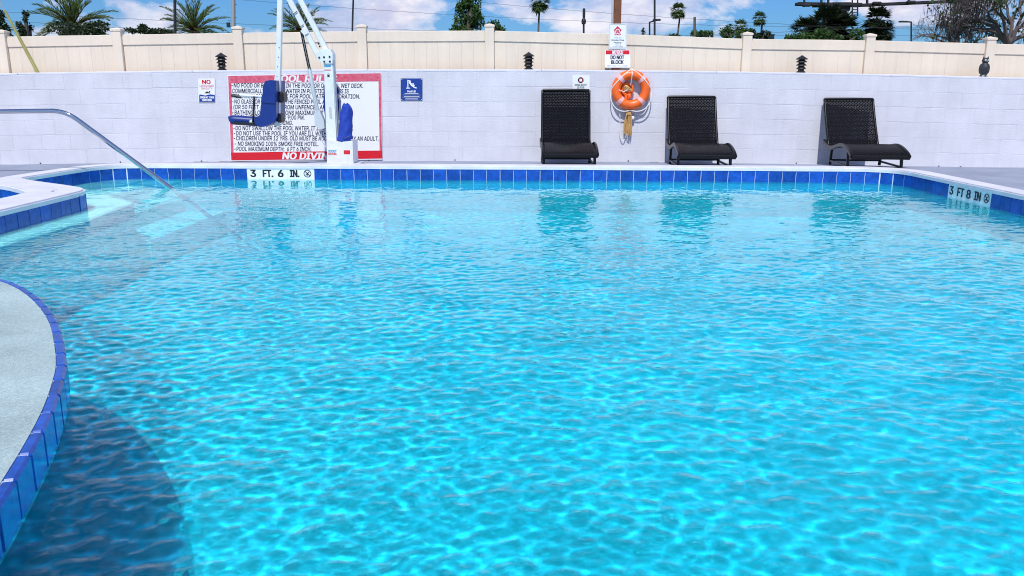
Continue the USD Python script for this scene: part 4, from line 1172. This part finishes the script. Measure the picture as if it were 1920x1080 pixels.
def palm_fan(label, px, py, Y, width_px, seed, n=36, name='fan_palm', m=None):
    c = ony(px, py, Y); r = width_px * Y / F_PX * .5
    t = thing(name, label, 'palm tree', (c[0], Y, GZ))
    part(t, 'trunk', trunk_mesh(c[0], Y, GZ, c[2], .09, .065, .25, seed), BARK_GREY)
    f, p = fan_crown(c, r, n, seed); part(t, 'crown', f, m or FAN_GREEN); part(t, 'leaf_stalks', p, m or FAN_GREEN)
    f, p = fan_crown(c - [0, 0, r * .25], r * .45, 7, seed + 9, -1.5, -1.1); part(t, 'dead_skirt', f, PALM_OLD)
    return t


palm_fan('tall fan palm cut by the top edge, left of the dark capped pole', 1013, 4, 62., 44, 4)
palm_fan('fan palm on a slender trunk right of the brown post', 1271, 21, 66., 36, 5)
palm_fan('short fan palm with a bushy foot left of the billboard', 1424, 35, 66., 32, 6, 30)
palm_fan('small drooping fan palm rising from shrubs behind the fence', 1389, 50, 64., 34, 7, 24)


def shrub(name, label, cat, blobs_px, Y, n, leaf_px, seed, m, trunk=True, depth=.8, keep=.55):
    s = Y / F_PX; bl = []
    for (px, py, a, b) in blobs_px:
        c = ony(px, py, Y); bl.append((c[0], Y + R.uniform(-.2, .2), c[2], a * s, a * s * depth, b * s))
    B = np.array(bl); x0 = float(np.mean(B[:, 0]))
    t = thing(name, label, cat, (x0, Y, GZ))
    part(t, 'crown', leaf_cloud(bl, n, leaf_px * s, seed, keep), m)
    zb = float(B[:, 2].min()) - 1.2
    part(t, 'trunk', [trunk_mesh(x0, Y, GZ, zb, .16, .12, 0, seed)] + limbs(x0, Y, zb - .02, [(b[0], b[1], b[2]) for b in bl], .11), BARK)
    return t


shrub('broadleaf_tree', 'leafy green tree behind the fence, right of the thin leaning pole', 'tree', [(878, 22, 24, 26), (866, 44, 20, 16), (898, 42, 16, 16), (884, 2, 16, 14), (855, 52, 10, 8), (878, 66, 30, 18)], 34., 5200, 4.6, 21, LEAF_MID)
shrub('shrub', 'light green shrub just right of the leafy tree', 'shrub', [(926, 50, 12, 12), (940, 50, 12, 8), (932, 62, 22, 12)], 32., 900, 5.0, 22, LEAF_MID)
shrub('shrub', 'dark shrub beneath the far left date palm', 'shrub', [(120, 52, 30, 12), (185, 52, 26, 12), (150, 62, 50, 12)], 43., 2200, 5, 23, LEAF_DARK)
shrub('shrub', 'low dark shrub between the two left date palms', 'shrub', [(243, 58, 14, 5), (272, 54, 16, 9), (300, 60, 22, 6)], 40., 1300, 4.5, 24, LEAF_DARK)
shrub('shrub', 'dark leafy shrub cut by the left edge', 'shrub', [(2, 46, 9, 14), (12, 60, 12, 12), (-8, 40, 12, 20)], 24., 700, 6, 25, LEAF_DARK)
shrub('sapling', 'slender sapling with clumped leaves beside the leaning guy guard', 'sapling', [(44, 24, 5, 5), (48, 36, 4, 6), (42, 48, 5, 6), (50, 50, 4, 5), (45, 60, 6, 7)], 24., 420, 5, 26, LEAF_DARK, keep=.7)
shrub('shrub', 'low green shrub around the wooden pole stump', 'shrub', [(1310, 62, 12, 8), (1328, 64, 12, 6), (1266, 67, 12, 3)], 50., 800, 4.2, 27, LEAF_MID)
shrub('shrub', 'ragged green shrub left of the small drooping palm', 'shrub', [(1362, 62, 16, 9), (1380, 66, 20, 8), (1366, 52, 7, 7), (1398, 60, 10, 10)], 52., 1300, 4.2, 28, LEAF_MID)
shrub('shrub', 'bushy dark shrub under the short fan palm', 'shrub', [(1418, 60, 14, 9), (1432, 64, 12, 7)], 54., 900, 4.0, 29, LEAF_DARK)
shrub('twig', 'bare little sprig showing over the fence right of the house sign', 'sprig', [(1205, 56, 3, 4), (1207, 62, 3, 4)], 40., 40, 4, 30, LEAF_DARK)


def sabal(name, label, crowns, Y, seed):
    s = Y / F_PX; cs = [ony(px, py, Y + dy) for px, py, r, dy in crowns]
    t = thing(name, label, 'palm tree', (cs[0][0], Y, GZ))
    for k, (c, (px, py, r, dy)) in enumerate(zip(cs, crowns)):
        f, p = fan_crown(c, r * s, 46, seed + k, -1.2, 1.45)
        part(t, 'crown', f, FAN_DARK); part(t, 'leaf_stalks', p, FAN_DARK)
        part(t, 'trunk', trunk_mesh(c[0], c[1], GZ, c[2], .22, .18, .1, seed + k), BARK)


sabal('sabal_palm', 'big dark palm clump beneath the left half of the billboard', [(1545, 52, 46, 0), (1510, 62, 36, -1), (1578, 60, 42, .5), (1560, 38, 34, 1)], 44., 61)
sabal('sabal_palm', 'single dark round palm right of the billboard ladder', [(1646, 42, 33, 0), (1658, 62, 22, -.5), (1636, 56, 24, .5)], 44., 71)
shrub('shrub', 'brighter green shrub in front of the dark palm clump', 'shrub', [(1500, 70, 26, 10), (1535, 64, 24, 10), (1560, 72, 20, 10), (1612, 66, 14, 14)], 38., 1900, 5, 31, LEAF_MID)


def bare_tree(label, px, py, Y, h_px, spread, seed, lean=0.0, moss=0, leaves=0):
    """grey limbs forking down to fine twigs"""
    s = Y / F_PX; rg = np.random.default_rng(seed)
    base = ony(px, py, Y); thick, thin, ends = [], [], []
    t = thing('bare_tree', label, 'tree', (base[0], Y, GZ))

    def grow(p, d, l, r, depth):
        k = 4; pts = [p]
        for i in range(k):
            d = d + rg.normal(size=3) * .16 + np.array([0, 0, .03]); d /= np.linalg.norm(d); pts.append(pts[-1] + d * l / k)
        pts = np.array(pts); rr = np.linspace(r, r * .62, k + 1)
        (thick if depth < 3 else thin).append(tube(pts, rr, 6 if depth < 3 else 3))
        ends.append(pts[-1]); ends.append(pts[2])
        if depth >= 6: return
        n = 2 if depth < 1 else int(rg.integers(2, 4))
        for i in range(n):
            a = rg.normal(size=3); a -= d * (a @ d); a /= np.linalg.norm(a)
            sp_ = rg.uniform(.35, .85)
            nd = d * math.cos(sp_) + a * math.sin(sp_) * np.array([1.1, .8, .75]); nd /= np.linalg.norm(nd)
            grow(pts[-1] if i == 0 or depth == 0 else pts[int(rg.integers(2, k + 1))], nd, l * rg.uniform(.62, .86), r * .60, depth + 1)
    H = h_px * s
    part(t, 'trunk', trunk_mesh(base[0], Y, GZ, base[2], H * .055, H * .045, .1, seed), BARK_GREY)
    for q in range(spread):
        a = (q + .5) / spread * 2 * math.pi + rg.normal() * .3
        grow(base.copy(), np.array([math.cos(a) * .8 + lean, math.sin(a) * .6, .75]), H * .34, H * .030, 1)
    part(t, 'limbs', thick, BARK_GREY)
    part(t, 'twigs', thin, BARK_GREY)
    E_ = np.array(ends)
    if moss:
        b = E_[rg.integers(0, len(E_), moss)] + rg.normal(size=(moss, 3)) * .06 * H / 3
        part(t, 'hanging_moss', blades(b, b + np.column_stack([rg.normal(size=(moss, 2)) * .04, -rg.uniform(.1, .4, moss)]) * H / 3, .010 * H / 3 * 1.5, rg), MOSS)
    if leaves:
        b = E_[rg.integers(0, len(E_), leaves)]; b = b[np.argsort(meshkit.fbm(b * .9, 2, seed))[:leaves // 2]]; b = np.repeat(b, 3, 0) + rg.normal(size=(len(b) * 3, 3)) * .12
        dd = rg.normal(size=b.shape); dd /= np.linalg.norm(dd, axis=1, keepdims=True)
        part(t, 'leaves', blades(b, b + dd * .14, .04, rg), LEAF_MID)


bare_tree('grey leafless tree with fine twigs right of the street lamp', 1800, 96, 36., 100, 7, 41, -.2)
bare_tree('mossy half bare tree filling the top right corner', 1890, 84, 30., 150, 8, 42, -.1, 3600, 1100)


# poles, lamps, wires
def pole(name, label, cat, p0, p1, Y, w_px, m, extra=None, sides=10, taper=1.0):
    a, b = ony(*p0, Y), ony(*p1, Y); s = Y / F_PX
    d = (b - a); a = a - d * ((a[2] - GZ) / d[2])
    t = thing(name, label, cat, (a[0], Y, GZ))
    pts = np.linspace(a, b, 4); part(t, 'shaft', tube(pts, np.linspace(w_px * s / 2, w_px * s / 2 * taper, 4), sides), m, smooth=40)
    return t, s


pole('flag_pole', 'thin dark pole crossing the second date palm', 'pole', (328.5, 64), (327, -60), 38., 5, POLE_DARK)
t, s = pole('utility_pole', 'pale concrete utility pole with climbing pegs behind the fence', 'utility pole', (437.5, 60), (436.5, -120), 40., 7.5, POLE_GREY)
for k, (dx, dy) in enumerate(((7, 10), (5, 22), (7, 34), (-8, 40), (6, 46), (-6, 50), (8, 54))):
    c = ony(437, dy, 40.); part(t, 'peg', bar(c, c + [dx * s, -.05, .03], .02, .02), POLE_DARK)
c = ony(433, 44, 40.); part(t, 'equipment_bracket', cbox(c + [-.12, 0, -.06], (.16, .1, .22), .02), POLE_DARK)
pole('thin_pole', 'thin leaning grey pole left of the leafy tree', 'pole', (660.5, 62), (663.5, -40), 44., 3.2, POLE_DARK)
t, s = pole('capped_pole', 'short dark pole with a bulging cap left of the brown post', 'pole', (1094.5, 62), (1094.5, 36), 40., 3.6, POLE_DARK)
c = ony(1094.5, 40, 40.); part(t, 'bulb', xf(lathe([(0, -.14), (.09, -.12), (.11, 0), (.085, .10), (.05, .14)], 12), c), POLE_DARK, smooth=40)
part(t, 'cap', xf(lathe([(.05, .13), (.062, .22), (.062, .52), (.04, .57), (0, .58)], 12), c), POLE_DARK, smooth=40)
t, s = pole('street_lamp', 'dark street lamp with a short arm beside a thin black mast', 'street lamp', (1218, 70), (1218, 41), 46., 2.8, POLE_DARK)
a_, b_ = ony(1217, 42, 46.), ony(1235, 37, 46.); part(t, 'arm', bar(a_, b_, .07, .07), POLE_DARK); part(t, 'lamp_head', cbox(b_ - [.1, 0, .01], (.42, .2, .09), .03), POLE_DARK)
pole('mast', 'thin tall black mast right of the house sign', 'pole', (1227.5, 70), (1227.5, -60), 42., 3.6, POLE_DARK)
pole('wooden_pole', 'short weathered wooden pole standing among shrubs', 'pole', (1302.5, 70), (1302.5, 32), 44., 4.6, POLE_WOOD)
t, s = pole('street_lamp', 'slim dark street lamp with its arm to the left, before the bare tree', 'street lamp', (1708.5, 80), (1708.5, 41), 48., 2.8, POLE_DARK)
a_, b_ = ony(1709.5, 41.5, 48.), ony(1690, 40, 48.); part(t, 'arm', bar(a_, b_, .08, .07), POLE_DARK); part(t, 'lamp_head', cbox(b_ + [.12, 0, -.02], (.5, .22, .08), .03), POLE_DARK)
t = thing('roof_vent', 'two dark roof vents showing over the fence right of the short fan palm', 'roof vent', ony(1440, 72, 58.))
for px in (1434, 1446):
    c = ony(px, 70, 58.); part(t, 'housing', cbox(c, (.34, .3, .30), .03), POLE_DARK); part(t, 'lid', cbox(c + [0, 0, .17], (.42, .36, .05), .015), POLE_DARK)
part(t, 'stand', bx(ony(1440, 72, 58.) - [0, 0, 1.9], (.9, .25, 3.4)), POLE_DARK)

# leaning guy-wire guard in front of the fence
g0, g1, g2 = ony(76, 146, 12.06), ony(9, 20, 12.06), ony(-20, -34, 12.06)
t = thing('guy_wire', 'leaning guy wire with a yellow green guard against the fence at far left', 'guy wire', (g0[0], 12.06, g0[2] - .3))
dv_ = (g1 - g0); part(t, 'guard', tube([g0 - dv_ * .3, (g0 + g1) / 2, g1], np.array([.024, .022, .016]), 8), GUARD_YELLOW, smooth=40)
part(t, 'wire', tube([g1, (g1 + g2) / 2, g2], .007, 6), POLE_GREY)

# overhead wires, each from one side of the view to the other
for k, (pa, pb, Y, sagm) in enumerate((((-60, 18), (1990, 62), 40., .5), ((-60, 34), (1990, 30), 40., .9), ((-60, 52), (1500, 92), 40., .4), ((300, -14), (1990, 48), 42., .6), ((700, -16), (1990, 60), 42., .4))):
    a_, b_ = ony(*pa, Y), ony(*pb, Y); q = np.linspace(0, 1, 25)[:, None]
    p = a_ + (b_ - a_) * q - np.array([0, 0, 1.0]) * sagm * 4 * q * (1 - q)
    solo('overhead_wire', tube(p, .0062, 4), POLE_DARK, label=['thin overhead wire, uppermost at the left end', 'thin overhead wire sagging across the whole sky', 'thin overhead wire, lowest at the left end', 'thin overhead wire entering at the top above the second date palm', 'thin overhead wire entering at the top above the leafy tree'][k], cat='overhead wire')

# billboard seen from below
BY_ = 52.0
c0 = ony(1572, 4, BY_)
bb = thing('billboard', 'dark underside of a large billboard with catwalk at top right', 'billboard', (c0[0], BY_, GZ))
def B(px, py, dy=0): return ony(px, py, BY_ + dy)
part(bb, 'catwalk', bar(B(1494, 7.5), B(1612, 9), .7, .16), BILLBOARD)
part(bb, 'catwalk', bar(B(1612, 10), B(1826, 1), .8, .13), BILLBOARD)
part(bb, 'lower_beam', bar(B(1524, 11.5, .6), B(1640, 10, .6), .3, .14), BILLBOARD)
part(bb, 'face_panel', hexa([(1526, -2), (1836, -8), (1836, -90), (1526, -90)], BY_ + .2, BY_ + .6), BILLBOARD)
part(bb, 'centre_box', hexa([(1562, 4), (1596, 4), (1594, 20), (1566, 20)], BY_ - .2, BY_ + .8), BILLBOARD)
x1 = B(1580, 10)[0]
part(bb, 'column', tube([(x1, BY_ + .4, GZ), (x1, BY_ + .4, 3), (x1, BY_ + .4, c0[2])], .42, 14), BILLBOARD, smooth=40)
for px in (1508, 1540, 1553, 1626, 1704, 1790): part(bb, 'bracket', bar(B(px, 13 - (px - 1508) * .036), B(px, -6), .12, .10), BILLBOARD)
for px in (1512, 1644, 1708, 1787): part(bb, 'floodlight', cbox(B(px, 10 - (px - 1508) * .03, -.5), (.5, .3, .16), .05), BILLBOARD)
for px in (1598, 1608): part(bb, 'ladder_rail', bar(B(px, 30, -.3), B(px, -4, -.3), .06, .06), BILLBOARD)
for k in range(5): part(bb, 'ladder_rung', bar(B(1598, 8 + k * 5, -.3), B(1608, 8 + k * 5, -.3), .05, .05), BILLBOARD)
